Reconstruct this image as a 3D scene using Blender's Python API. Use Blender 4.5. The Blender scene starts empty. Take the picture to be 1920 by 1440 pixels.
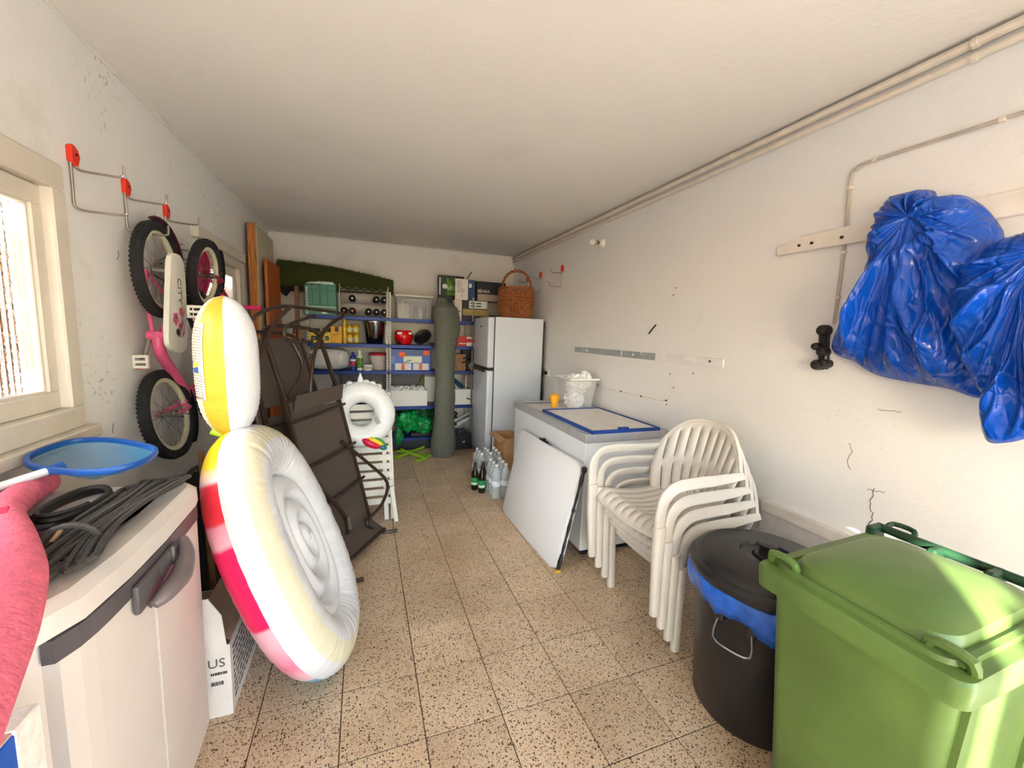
import bpy, bmesh, math, random
from mathutils import Vector, Matrix, noise
PI = math.pi
random.seed(7)
SC = bpy.context.scene
COL = SC.collection

# ------------------------------------------------------------------ camera
F_PX, EYE = 754.3, 1.5
def cam_axes(yaw, pitch, roll):
    cy, sy, cp, sp = math.cos(yaw), math.sin(yaw), math.cos(pitch), math.sin(pitch)
    fw = Vector((sy*cp, cy*cp, -sp)); rt = Vector((cy, -sy, 0)); up = rt.cross(fw)
    c, s = math.cos(roll), math.sin(roll)
    return c*rt + s*up, -s*rt + c*up, fw
RT, UP, FW = cam_axes(*[math.radians(a) for a in (20.427, 7.012, 2.07)])
cam = bpy.data.cameras.new('camera'); cam_o = bpy.data.objects.new('camera', cam); COL.objects.link(cam_o)
cam.sensor_width = 36; cam.lens = F_PX/1920*36; cam.clip_start = 0.02; cam.clip_end = 200
cam_o.matrix_world = Matrix(((RT.x, UP.x, -FW.x, 0), (RT.y, UP.y, -FW.y, 0), (RT.z, UP.z, -FW.z, EYE), (0, 0, 0, 1)))
SC.camera = cam_o

# ------------------------------------------------------------------ world, sun, exposure
w = bpy.data.worlds.new('sky'); SC.world = w; w.use_nodes = True
nt = w.node_tree; bg = nt.nodes['Background']
sky = nt.nodes.new('ShaderNodeTexSky'); sky.sky_type = 'NISHITA'; sky.sun_disc = False
SUN_EL = math.radians(19)
SUN_DIR = Vector((.75*math.cos(SUN_EL), .661*math.cos(SUN_EL), -math.sin(SUN_EL)))   # the way the light travels
sky.sun_elevation = SUN_EL; sky.sun_rotation = math.atan2(-SUN_DIR.x, -SUN_DIR.y); sky.air_density = 1.0; sky.dust_density = .6
nt.links.new(sky.outputs[0], bg.inputs[0]); bg.inputs[1].default_value = 0.30
sun = bpy.data.lights.new('sun_offscreen', 'SUN'); sun_o = bpy.data.objects.new('sun_offscreen', sun); COL.objects.link(sun_o)
sun.energy = 9.0; sun.angle = math.radians(.6); sun.color = (1, .985, .97)
sun_o.rotation_euler = SUN_DIR.to_track_quat('-Z', 'Y').to_euler()
XL, XR, YB, HC, YF = -1.03, 2.04, 5.58, 2.6, -1.46
DX0, DX1, DZ1 = -1.0, 1.95, 2.08           # doorway in the front wall
po = bpy.data.lights.new('doorway_sky_portal_offscreen', 'AREA'); po.shape = 'RECTANGLE'; po.size = DX1-DX0; po.size_y = DZ1
po.cycles.is_portal = True
po_o = bpy.data.objects.new('doorway_sky_portal_offscreen', po); COL.objects.link(po_o)
po_o.location = ((DX0+DX1)/2, YF-.2, DZ1/2); po_o.rotation_euler = (PI/2, 0, 0)
SC.view_settings.view_transform = 'Standard'; SC.view_settings.look = 'None'
SC.view_settings.exposure = 2.4; SC.view_settings.gamma = 1; SC.view_settings.use_curve_mapping = False

# ------------------------------------------------------------------ pixels to places
def ray(px, py): return RT*((px-960)/F_PX) - UP*((py-720)/F_PX) + FW
O = Vector((0, 0, EYE))
def onx(px, py, X): r = ray(px, py); return O + r*(X/r.x)
def ony(px, py, Y): r = ray(px, py); return O + r*(Y/r.y)
def onz(px, py, Z): r = ray(px, py); return O + r*((Z-EYE)/r.z)
def onp(px, py, P0, n): r = ray(px, py); return O + r*((P0-O).dot(n)/r.dot(n))
V = Vector

# ------------------------------------------------------------------ materials
MATS = {}
def mat(name, col, rough=.55, metal=0., var=.06, scale=14., bump=0., bscale=60., stretch=(1, 1, 1), alpha=1., trans=0., coat=0., sheen=0., ior=1.45, sub=0.):
    if name in MATS: return MATS[name]
    m = bpy.data.materials.new(name); m.use_nodes = True; MATS[name] = m
    n, l = m.node_tree.nodes, m.node_tree.links; b = n['Principled BSDF']
    b.inputs['Roughness'].default_value = rough; b.inputs['Metallic'].default_value = metal
    b.inputs['Alpha'].default_value = alpha; b.inputs['Transmission Weight'].default_value = trans
    b.inputs['Coat Weight'].default_value = coat; b.inputs['Sheen Weight'].default_value = sheen; b.inputs['IOR'].default_value = ior
    tc = n.new('ShaderNodeTexCoord'); mp = n.new('ShaderNodeMapping'); mp.inputs['Scale'].default_value = stretch
    l.new(tc.outputs['Object'], mp.inputs[0])
    nz = n.new('ShaderNodeTexNoise'); nz.inputs['Scale'].default_value = scale; nz.inputs['Detail'].default_value = 5
    l.new(mp.outputs[0], nz.inputs[0])
    rp = n.new('ShaderNodeValToRGB'); c = V(col[:3])
    rp.color_ramp.elements[0].position = .3; rp.color_ramp.elements[1].position = .72
    rp.color_ramp.elements[0].color = (*(c*(1-var*1.6)), 1); rp.color_ramp.elements[1].color = (*[min(1, x*(1+var)) for x in c], 1)
    l.new(nz.outputs[0], rp.inputs[0]); l.new(rp.outputs[0], b.inputs['Base Color'])
    if bump:
        n2 = n.new('ShaderNodeTexNoise'); n2.inputs['Scale'].default_value = bscale; n2.inputs['Detail'].default_value = 4
        l.new(mp.outputs[0], n2.inputs[0]); bp = n.new('ShaderNodeBump'); bp.inputs['Strength'].default_value = bump; bp.inputs['Distance'].default_value = .01
        l.new(n2.outputs[0], bp.inputs['Height']); l.new(bp.outputs[0], b.inputs['Normal'])
    return m
def srgb(r, g, b): return tuple(((x/255)/12.92 if x <= 10 else ((x/255+.055)/1.055)**2.4) for x in (r, g, b))
def S(name, r, g, b, **k): return mat(name, srgb(r, g, b), **k)

# ------------------------------------------------------------------ mesh helpers
def NB(): return bmesh.new()
def box(bm, c, s, rot=None, bev=0., seg=1):
    b2 = bmesh.new(); bmesh.ops.create_cube(b2, size=1)
    for v in b2.verts: v.co = V((v.co.x*s[0], v.co.y*s[1], v.co.z*s[2]))
    if bev: bmesh.ops.bevel(b2, geom=list(b2.edges), offset=bev, segments=seg, profile=.5, affect='EDGES')
    if rot is not None: bmesh.ops.transform(b2, matrix=rot.to_4x4(), verts=b2.verts)
    bmesh.ops.translate(b2, vec=V(c), verts=b2.verts); merge(bm, b2); return bm
def bx(bm, x0, x1, y0, y1, z0, z1, bev=0., seg=1):
    return box(bm, ((x0+x1)/2, (y0+y1)/2, (z0+z1)/2), (x1-x0, y1-y0, z1-z0), None, bev, seg)
def framebox(bm, x0, x1, y0, y1, z0, z1, w, bev=0.):
    """open rectangular frame of four butt-jointed bars, axis up"""
    bx(bm, x0, x0+w, y0, y1, z0, z1, bev); bx(bm, x1-w, x1, y0, y1, z0, z1, bev)
    bx(bm, x0+w, x1-w, y0, y0+w, z0, z1, bev); bx(bm, x0+w, x1-w, y1-w, y1, z0, z1, bev); return bm
def openbox(bm, x0, x1, y0, y1, z0, z1, w, bev=0.):
    framebox(bm, x0, x1, y0, y1, z0, z1, w, bev); bx(bm, x0+w, x1-w, y0+w, y1-w, z0, z0+w); return bm
def merge(bm, b2):
    me = bpy.data.meshes.new('t'); b2.to_mesh(me); b2.free(); bm.from_mesh(me); bpy.data.meshes.remove(me)
def frames(pts, closed=False, up=None):
    pts = [V(p) for p in pts]; n = len(pts); T = []
    for i in range(n):
        a = pts[(i-1) % n] if (closed or i) else pts[i]; b = pts[(i+1) % n] if (closed or i < n-1) else pts[i]
        T.append((b-a).normalized() if (b-a).length > 1e-9 else V((0, 0, 1)))
    N = []
    if up is not None:
        for t in T:
            u = V(up) - t*V(up).dot(t); N.append(u.normalized() if u.length > 1e-4 else t.orthogonal().normalized())
    else:
        q = T[0].orthogonal().normalized()
        for i, t in enumerate(T):
            if i: q = T[i-1].rotation_difference(t) @ q
            q = (q - t*q.dot(t)).normalized(); N.append(q)
    return pts, T, N
def sweep(bm, pts, prof, closed=False, up=None, cap=True, scales=None):
    """prof: list of (a, b): a along N, b along T x N"""
    pts, T, N = frames(pts, closed, up); rings = []
    for i, p in enumerate(pts):
        Bn = T[i].cross(N[i]); sc = scales[i] if scales else (1, 1)
        if not isinstance(sc, tuple): sc = (sc, sc)
        rings.append([bm.verts.new(p + N[i]*a*sc[0] + Bn*b*sc[1]) for a, b in prof])
    m = len(prof); k = len(rings)
    for i in range(k if closed else k-1):
        r0, r1 = rings[i], rings[(i+1) % k]
        for j in range(m): bm.faces.new((r0[j], r0[(j+1) % m], r1[(j+1) % m], r1[j]))
    if cap and not closed:
        bm.faces.new(list(reversed(rings[0]))); bm.faces.new(rings[-1])
    return bm
def circ(r, n=8, r2=None): return [(r*math.cos(2*PI*i/n), (r2 or r)*math.sin(2*PI*i/n)) for i in range(n)]
def rect(a, b): return [(-a/2, -b/2), (a/2, -b/2), (a/2, b/2), (-a/2, b/2)]
def rrect(a, b, r, k=3):
    out = []
    for cx, cy, s in ((a/2-r, b/2-r, 0), (-a/2+r, b/2-r, 1), (-a/2+r, -b/2+r, 2), (a/2-r, -b/2+r, 3)):
        for i in range(k+1):
            t = (s + i/k)*PI/2; out.append((cx+r*math.cos(t), cy+r*math.sin(t)))
    return out
def tube(bm, pts, r, n=8, closed=False, sm=0, up=None):
    if sm: pts = smooth(pts, sm, closed)
    if isinstance(r, (list, tuple)):
        k = len(pts); sc = []
        for i in range(k):
            t = i/(k-1)*(len(r)-1); j = min(int(t), len(r)-2); sc.append(r[j]+(r[j+1]-r[j])*(t-j))
        return sweep(bm, pts, circ(1, n), closed, up, True, sc)
    return sweep(bm, pts, circ(r, n), closed, up)
def smooth(pts, k=6, closed=False):
    P = [V(p) for p in pts]; n = len(P); out = []
    for i in range(n if closed else n-1):
        if closed: a, b, c, d = P[(i-1) % n], P[i], P[(i+1) % n], P[(i+2) % n]
        else: a, b, c, d = P[max(i-1, 0)], P[i], P[i+1], P[min(i+2, n-1)]
        for j in range(k):
            t = j/k; out.append(.5*((2*b)+(c-a)*t+(2*a-5*b+4*c-d)*t*t+(3*b-a-3*c+d)*t**3))
    if not closed: out.append(P[-1])
    return out
def lathe(bm, prof, n=20, c=(0, 0, 0), capb=True, capt=True, axis=None):
    c = V(c); rings = []
    R = V((0, 0, 1)).rotation_difference(V(axis).normalized()).to_matrix() if axis is not None else Matrix.Identity(3)
    for r, z in prof:
        rings.append([bm.verts.new(c + R @ V((r*math.cos(2*PI*i/n), r*math.sin(2*PI*i/n), z))) for i in range(n)])
    for a, b in zip(rings, rings[1:]):
        for i in range(n): bm.faces.new((a[i], a[(i+1) % n], b[(i+1) % n], b[i]))
    if capb: bm.faces.new(list(reversed(rings[0])))
    if capt: bm.faces.new(rings[-1])
    return bm
def grid(bm, fn, nu, nv, keep=None):
    vs = [[bm.verts.new(V(fn(i/nu, j/nv))) for i in range(nu+1)] for j in range(nv+1)]
    for j in range(nv):
        for i in range(nu):
            if keep is None or keep(i, j): bm.faces.new((vs[j][i], vs[j][i+1], vs[j+1][i+1], vs[j+1][i]))
    return vs
def prism(bm, poly, d):
    """closed solid: poly (list of 3d points) extruded by vector d"""
    d = V(d); a = [bm.verts.new(V(p)) for p in poly]; b = [bm.verts.new(V(p)+d) for p in poly]; n = len(a)
    bm.faces.new(list(reversed(a))); bm.faces.new(b)
    for i in range(n): bm.faces.new((a[i], a[(i+1) % n], b[(i+1) % n], b[i]))
    return bm
def bez(bm, w, k=1):
    bmesh.ops.bevel(bm, geom=list(bm.edges), offset=w, segments=k, profile=.5, affect='EDGES', clamp_overlap=True); return bm

PRINT = {'label_print', 'printed_text', 'printed_lines', 'barcode', 'dark_print'}
def root_loc(p):
    t = V((0, 0, 0))
    while p is not None: t = t + p.location; p = p.parent
    return t
def obj(name, bm, m, parent=None, smooth_=False, wld=True, label=None, mods=()):
    """one mesh object; wld: the bmesh holds world coordinates and the parents are not rotated"""
    if parent is not None and wld: bmesh.ops.translate(bm, vec=-root_loc(parent), verts=bm.verts)
    bmesh.ops.recalc_face_normals(bm, faces=bm.faces)
    me = bpy.data.meshes.new(name); bm.to_mesh(me); bm.free()
    for mm in (m if isinstance(m, (list, tuple)) else [m]): me.materials.append(mm)
    if smooth_:
        for p in me.polygons: p.use_smooth = True
        if smooth_ != 'all':
            try: me.set_sharp_from_angle(angle=math.radians(38))
            except Exception: pass
    o = bpy.data.objects.new(name, me); COL.objects.link(o)
    if name in PRINT: o['kind'] = 'stuff'          # tiny print, too small to pick apart
    if parent is not None: o.parent = parent
    if label: o['label'] = label
    for kind, kw in mods:
        md = o.modifiers.new(kind.lower(), kind)
        for k, v in kw.items(): setattr(md, k, v)
    return o
def tag(o, label, cat, group=None):
    o['label'] = label; o['category'] = cat
    if group: o['group'] = group
    return o
def thing(name, label, cat, loc=(0, 0, 0), rotz=0., group=None):
    o = bpy.data.objects.new(name, None); COL.objects.link(o); o.empty_display_size = .05
    o.location = loc; o.rotation_euler = (0, 0, rotz)
    return tag(o, label, cat, group)
def single(name, bm, m, label, cat, group=None, base=None, **k):
    """a thing that is one mesh; origin at base"""
    if base is None:
        xs = [v.co for v in bm.verts]; base = (sum(v.x for v in xs)/len(xs), sum(v.y for v in xs)/len(xs), min(v.z for v in xs))
    bmesh.ops.translate(bm, vec=-V(base), verts=bm.verts)
    o = obj(name, bm, m, None, **k); o.location = base; return tag(o, label, cat, group)
def dup(o, parent=None):
    c = o.copy(); COL.objects.link(c); c.parent = parent
    for ch in list(o.children): dup(ch, c)
    return c
def struct(name, bm, m, parent=None, **k):
    o = obj(name, bm, m, parent, **k)
    if parent is None: o['kind'] = 'structure'
    return o
FONT = None
def text(name, s, size, m, parent, loc, xdir, ydir, ext=.0006, align='CENTER'):
    """flat lettering as a thin mesh; loc world, xdir along the reading direction"""
    c = bpy.data.curves.new(name, 'FONT'); c.body = s; c.size = size; c.align_x = align; c.align_y = 'CENTER'; c.extrude = ext; c.resolution_u = 3
    t = bpy.data.objects.new(name, c); COL.objects.link(t)
    dg = bpy.context.evaluated_depsgraph_get(); me = bpy.data.meshes.new_from_object(t.evaluated_get(dg))
    bpy.data.objects.remove(t); bpy.data.curves.remove(c)
    x = V(xdir).normalized(); y = V(ydir).normalized(); z = x.cross(y)
    me.transform(Matrix(((x.x, y.x, z.x, 0), (x.y, y.y, z.y, 0), (x.z, y.z, z.z, 0), (0, 0, 0, 1))))
    me.materials.clear(); me.materials.append(m)
    o = bpy.data.objects.new(name, me); COL.objects.link(o); o.parent = parent; o.location = V(loc) - (root_loc(parent) if parent else V((0, 0, 0)))
    return o
# ================================================================== THE ROOM
def plaster(name, base, dirt, spots=.0, dscale=1.2, dlow=.56, dhigh=.8):
    m = bpy.data.materials.new(name); m.use_nodes = True; n, l = m.node_tree.nodes, m.node_tree.links; b = n['Principled BSDF']
    b.inputs['Roughness'].default_value = .8
    tc = n.new('ShaderNodeTexCoord')
    def nz(sc, det=6, rough=.6):
        x = n.new('ShaderNodeTexNoise'); x.inputs['Scale'].default_value = sc; x.inputs['Detail'].default_value = det; x.inputs['Roughness'].default_value = rough
        l.new(tc.outputs['Object'], x.inputs[0]); return x
    def ramp(src, p0, p1):
        r = n.new('ShaderNodeMapRange'); r.inputs[1].default_value = p0; r.inputs[2].default_value = p1; l.new(src, r.inputs[0]); return r
    big = ramp(nz(dscale, 8, .65).outputs[0], dlow, dhigh)
    mx = n.new('ShaderNodeMixRGB'); mx.inputs[1].default_value = (*base, 1); mx.inputs[2].default_value = (*dirt, 1)
    l.new(big.outputs[0], mx.inputs[0]); last = mx.outputs[0]
    if spots:
        a = ramp(nz(42, 4, .6).outputs[0], .58, .68); c = ramp(nz(1.9, 3).outputs[0], .53, .70)
        mu = n.new('ShaderNodeMath'); mu.operation = 'MULTIPLY'; l.new(a.outputs[0], mu.inputs[0]); l.new(c.outputs[0], mu.inputs[1])
        m2 = n.new('ShaderNodeMath'); m2.operation = 'MULTIPLY'; m2.inputs[1].default_value = spots; l.new(mu.outputs[0], m2.inputs[0])
        my = n.new('ShaderNodeMixRGB'); my.inputs[2].default_value = (.09, .08, .07, 1); l.new(m2.outputs[0], my.inputs[0]); l.new(last, my.inputs[1]); last = my.outputs[0]
    l.new(last, b.inputs['Base Color'])
    bp = n.new('ShaderNodeBump'); bp.inputs['Strength'].default_value = .32; bp.inputs['Distance'].default_value = .012
    ad = n.new('ShaderNodeMath'); ad.operation = 'ADD'
    l.new(nz(5.5, 3).outputs[0], ad.inputs[0])
    sc = n.new('ShaderNodeMath'); sc.operation = 'MULTIPLY'; sc.inputs[1].default_value = .22; l.new(nz(70, 4).outputs[0], sc.inputs[0]); l.new(sc.outputs[0], ad.inputs[1])
    l.new(ad.outputs[0], bp.inputs['Height']); l.new(bp.outputs[0], b.inputs['Normal'])
    return m
M_wl = plaster('plaster_left', srgb(230, 227, 222), srgb(204, 192, 176), .7)
M_wr = plaster('plaster_right', srgb(230, 228, 226), srgb(214, 207, 200), .12, 1.5, .6, .85)
M_wb = plaster('plaster_back', srgb(234, 226, 216), srgb(212, 200, 186), .1)
M_ce = plaster('plaster_ceiling', srgb(236, 231, 223), srgb(222, 213, 202), 0, .8)

def terrazzo():
    m = bpy.data.materials.new('terrazzo'); m.use_nodes = True; n, l = m.node_tree.nodes, m.node_tree.links; b = n['Principled BSDF']
    b.inputs['Roughness'].default_value = .42
    geo = n.new('ShaderNodeNewGeometry')
    wob = n.new('ShaderNodeTexNoise'); wob.inputs['Scale'].default_value = 60; l.new(geo.outputs['Position'], wob.inputs[0])
    mixv = n.new('ShaderNodeMixRGB'); mixv.inputs[0].default_value = .012; l.new(geo.outputs['Position'], mixv.inputs[1]); l.new(wob.outputs['Color'], mixv.inputs[2])
    def chips(scale, p0, p1, c0, c1, th):
        v = n.new('ShaderNodeTexVoronoi'); v.inputs['Scale'].default_value = scale; l.new(mixv.outputs[0], v.inputs[0])
        edge = n.new('ShaderNodeMapRange'); edge.inputs[1].default_value = th; edge.inputs[2].default_value = th-.08; l.new(v.outputs['Distance'], edge.inputs[0])
        sep = n.new('ShaderNodeSeparateColor'); l.new(v.outputs['Color'], sep.inputs[0])
        sel = n.new('ShaderNodeMapRange'); sel.inputs[1].default_value = p0; sel.inputs[2].default_value = p1; l.new(sep.outputs[0], sel.inputs[0])
        mu = n.new('ShaderNodeMath'); mu.operation = 'MULTIPLY'; l.new(edge.outputs[0], mu.inputs[0]); l.new(sel.outputs[0], mu.inputs[1])
        cm = n.new('ShaderNodeMixRGB'); cm.inputs[1].default_value = (*c0, 1); cm.inputs[2].default_value = (*c1, 1); l.new(sep.outputs[1], cm.inputs[0])
        return mu.outputs[0], cm.outputs[0]
    base = n.new('ShaderNodeTexNoise'); base.inputs['Scale'].default_value = 3; base.inputs['Detail'].default_value = 6; l.new(geo.outputs['Position'], base.inputs[0])
    br = n.new('ShaderNodeValToRGB'); br.color_ramp.elements[0].position = .35; br.color_ramp.elements[1].position = .68
    br.color_ramp.elements[0].color = (*srgb(214, 184, 148), 1); br.color_ramp.elements[1].color = (*srgb(234, 208, 174), 1); l.new(base.outputs[0], br.inputs[0])
    last = br.outputs[0]
    for args in ((150, .45, .5, srgb(240, 220, 192), srgb(196, 158, 120), .42), (120, .62, .66, srgb(92, 62, 44), srgb(52, 36, 28), .40), (230, .60, .64, srgb(70, 48, 36), srgb(130, 92, 66), .42), (70, .86, .88, srgb(120, 84, 60), srgb(70, 48, 36), .34)):
        fac, c = chips(*args); mx = n.new('ShaderNodeMixRGB'); l.new(fac, mx.inputs[0]); l.new(last, mx.inputs[1]); l.new(c, mx.inputs[2]); last = mx.outputs[0]
    oi = n.new('ShaderNodeObjectInfo'); hv = n.new('ShaderNodeHueSaturation'); mr = n.new('ShaderNodeMapRange'); mr.inputs[3].default_value = .9; mr.inputs[4].default_value = 1.05
    l.new(oi.outputs['Random'], mr.inputs[0]); l.new(mr.outputs[0], hv.inputs['Value']); l.new(last, hv.inputs['Color']); l.new(hv.outputs[0], b.inputs['Base Color'])
    return m
M_tile = terrazzo()
M_grout = S('grout', 84, 64, 48, rough=.9)

bm = NB(); bx(bm, XL-.2, XR+.2, YF-.2, YB+.2, -.15, -.004); floor = struct('floor', bm, M_grout)
TS = .30
tb = NB(); bx(tb, -TS/2+.002, TS/2-.002, -TS/2+.002, TS/2-.002, -.012, 0, .0012); tile0 = None
gx0 = .2*1.5/1.45 - 5*TS; gy0 = 1.336 - 7*TS
for i in range(-1, 11):
    for j in range(-3, 22):
        x, y = gx0+(i+.5)*TS, gy0+(j+.5)*TS
        if x+TS/2 < XL+.02 or x-TS/2 > XR-.02 or y-TS/2 > YB-.02 or y < YF: continue
        if x-TS/2 < XL-.001 or x+TS/2 > XR+.001 or y+TS/2 > YB+.001:      # cut tiles along the walls
            b2 = NB(); bx(b2, max(x-TS/2+.0016, XL), min(x+TS/2-.0016, XR), y-TS/2+.0016, min(y+TS/2-.0016, YB), -.012, 0, .0012)
            obj('tile', b2, M_tile, floor); continue
        if tile0 is None: tile0 = obj('tile', tb, M_tile, floor, wld=False); t = tile0
        else: t = tile0.copy(); COL.objects.link(t); t.parent = floor
        t.location = (x, y, random.uniform(-.0006, .0003))
# walls
def wall_holes(name, X0, X1, holes, m):
    bm = NB(); ys = sorted({YF, YB} | {h[0] for h in holes} | {h[1] for h in holes})
    for y0, y1 in zip(ys, ys[1:]):
        hh = [h for h in holes if h[0] <= y0 and h[1] >= y1]
        if hh:
            bx(bm, X0, X1, y0, y1, -.1, hh[0][2]); bx(bm, X0, X1, y0, y1, hh[0][3], HC+.1)
        else: bx(bm, X0, X1, y0, y1, -.1, HC+.1)
    bmesh.ops.remove_doubles(bm, verts=bm.verts, dist=1e-5)
    return struct(name, bm, m)
W1 = (.72, 1.98, 1.12, 2.0); W2 = (3.30, 4.27, 1.12, 2.03)
wl = wall_holes('wall_left', XL-.2, XL, [W1, W2], M_wl)
wr = wall_holes('wall_right', XR, XR+.2, [], M_wr)
bm = NB(); bx(bm, XL-.2, XR+.2, YB, YB+.2, -.1, HC+.1); struct('wall_back', bm, M_wb)
bm = NB(); bx(bm, XL-.2, XR+.2, YF-.2, YB+.2, HC, HC+.15); ceil = struct('ceiling', bm, M_ce)
bm = NB(); bx(bm, XL-.2, DX0, YF-.15, YF, -.1, HC); bx(bm, DX1, XR+.2, YF-.15, YF, -.1, HC); bx(bm, DX0, DX1, YF-.15, YF, DZ1, HC); struct('wall_front', bm, M_wb)
M_trim = S('painted_bead', 233, 227, 218, rough=.6)
bm = NB(); tube(bm, [(XL+.004, YF, HC-.004), (XL+.004, 2, HC-.006), (XL+.004, YB, HC-.004)], .009, 6); struct('trim_1', bm, M_trim)
bm = NB(); tube(bm, [(XL, YB-.003, HC-.006), (XR, YB-.003, HC-.006)], .008, 6); struct('trim_2', bm, M_trim)
# the yard outside, seen by the light only through the doorway and the panes
M_yard = S('yard_paving', 212, 202, 186, rough=.9, var=.05, scale=2)
bm = NB(); bx(bm, -14, 14, -16, YF-.15, -.2, -.02); bx(bm, -14, XL-.2, YF-.15, 12, -.2, -.02); yard = struct('floor_yard', bm, M_yard)
M_fence = S('orange_render', 190, 112, 58, rough=.9)
bm = NB(); bx(bm, XL-2.6, XL-2.4, -1, 12, -.1, 2.05); tag(obj('garden_wall', bm, M_fence), 'sunlit orange rendered garden wall seen through the ribbed glass', 'wall')
M_leaf = S('hedge_leaves', 92, 116, 50, rough=.7, var=.3, scale=20)
bm = NB()
for k in range(900):
    c = V((XL-2.95+random.uniform(-.25, .25), random.uniform(-1, 12), random.uniform(1.9, 3.1)))
    bmesh.ops.create_icosphere(bm, subdivisions=1, radius=random.uniform(.06, .16), matrix=Matrix.Translation(c))
o = tag(obj('hedge', bm, M_leaf), 'leafy green hedge above the orange garden wall outside', 'hedge'); o['kind'] = 'stuff'
# two unseen door leaves swung open outwards; window-side one added to narrow the sun
M_door = S('door_leaf_paint', 205, 196, 182, rough=.6)
def leaf(hx, hy, ang, wd, label):
    t = thing('unseen_door_leaf', label, 'door', (hx, hy, 0), ang)
    b2 = NB(); bx(b2, 0, wd, -.02, .02, .03, DZ1-.03); obj('door_panel', b2, M_door, t, wld=False)
    b2 = NB()
    b2.free()
    for z in (.2, 1.1, 1.95): b2 = NB(); bx(b2, .04, wd-.04, .02, .04, z-.06, z+.06); obj('rail', b2, M_door, t, wld=False)
    return t
bm = NB(); prism(bm, [(-1.12, -1.85, -.1), (-1.12, -3.4, -.1), (-1.5, -3.4, -.1), (-1.5, -2.25, -.1)], (0, 0, 3.1)); struct('wall_sun_block', bm, M_wb)   # unseen wall added beside the doorway to cut the sun to a strip
leaf(DX0-.06, YF-.30, -PI/2, 1.35, 'unseen painted door leaf added on the window side of the doorway to narrow the sun')
leaf(DX1+.06, YF-.2, -PI/2+.5, 1.35, 'painted garage door leaf swung open on the bare wall side of the doorway')

# ------------------------------------------------------------------ windows
M_frame = S('window_paint', 212, 202, 186, rough=.5, var=.05, scale=6)
def reeded():
    m = bpy.data.materials.new('reeded_glass'); m.use_nodes = True; n, l = m.node_tree.nodes, m.node_tree.links; b = n['Principled BSDF']
    b.inputs['Transmission Weight'].default_value = 1; b.inputs['Roughness'].default_value = .08; b.inputs['IOR'].default_value = 1.3; b.inputs['Base Color'].default_value = (.97, .97, .95, 1)
    tc = n.new('ShaderNodeTexCoord'); nz = n.new('ShaderNodeTexNoise'); nz.inputs['Scale'].default_value = 90; l.new(tc.outputs['Object'], nz.inputs[0])
    bp = n.new('ShaderNodeBump'); bp.inputs['Strength'].default_value = .25; bp.inputs['Distance'].default_value = .004; l.new(nz.outputs[0], bp.inputs['Height']); l.new(bp.outputs[0], b.inputs['Normal'])
    return m
M_reed = reeded()
def pane(y0, y1, z0, z1, x, pitch):
    """ribbed pane: flat outside, half round ribs inside"""
    bm = NB(); n = max(2, int((y1-y0)/pitch)); k = 6; pts = []
    for i in range(n):
        for j in range(k):
            t = j/k; pts.append((y0+(y1-y0)*(i+t)/n, x+.0085*math.sin(PI*t)))
    pts.append((y1, x))
    prism(bm, [(x-.005, y0, z0), (x-.005, y1, z0)] + [(px, py, z0) for py, px in reversed(pts)], (0, 0, z1-z0)); return bm
def window(n, Wd, splits, pitch, sill):
    y0, y1, z0, z1 = Wd
    bm = NB(); fw = .07
    for a, b, c, d in ((y0-.03, y1+.03, z1-.045, z1+.045), (y0-.03, y1+.03, z0-.03, z0+.05), (y0-.03, y0+fw, z0+.05, z1-.045), (y1-.045, y1+.03, z0+.05, z1-.045)):
        bx(bm, XL-.06, XL+.02, a, b, c, d, .006)
    win = struct('window_%d' % n, bm, M_frame)
    for s0, s1 in splits:
        bm = NB()
        for a, b, c, d in ((s0, s1, z1-.115, z1-.05), (s0, s1, z0+.05, z0+.115), (s0, s0+.055, z0+.115, z1-.115), (s1-.055, s1, z0+.115, z1-.115)):
            bx(bm, XL-.065, XL-.012, a, b, c, d, .005)
        sash = obj('sash', bm, M_frame, win)
        bm = NB()
        for a, b, c, d in ((s0+.05, s1-.05, z1-.125, z1-.112), (s0+.05, s1-.05, z0+.112, z0+.125), (s0+.052, s0+.066, z0+.125, z1-.125), (s1-.066, s1-.052, z0+.125, z1-.125)):
            bx(bm, XL-.05, XL-.02, a, b, c, d, .003)
        obj('glazing_bead', bm, M_frame, sash)
        obj('pane', pane(s0+.05, s1-.05, z0+.11, z1-.11, XL-.045, pitch), M_reed, sash, True)
    if sill:
        bm = NB(); bx(bm, XL-.02, XL+.05, y0-.06, y1+.06, z0-.075, z0-.03, .006); obj('sill', bm, M_frame, win)
    return win
window(1, W1, [(W1[0]+.06, 1.35), (1.35, W1[1]-.04)], .025, True)
window(2, W2, [(W2[0]+.06, 3.79), (3.79, W2[1]-.04)], .03, True)
bm = NB(); bx(bm, XL-.005, XL+.045, W2[0]-.08, W2[1]+.08, W2[3]+.02, W2[3]+.10, .006); struct('trim_3', bm, M_frame)

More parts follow.
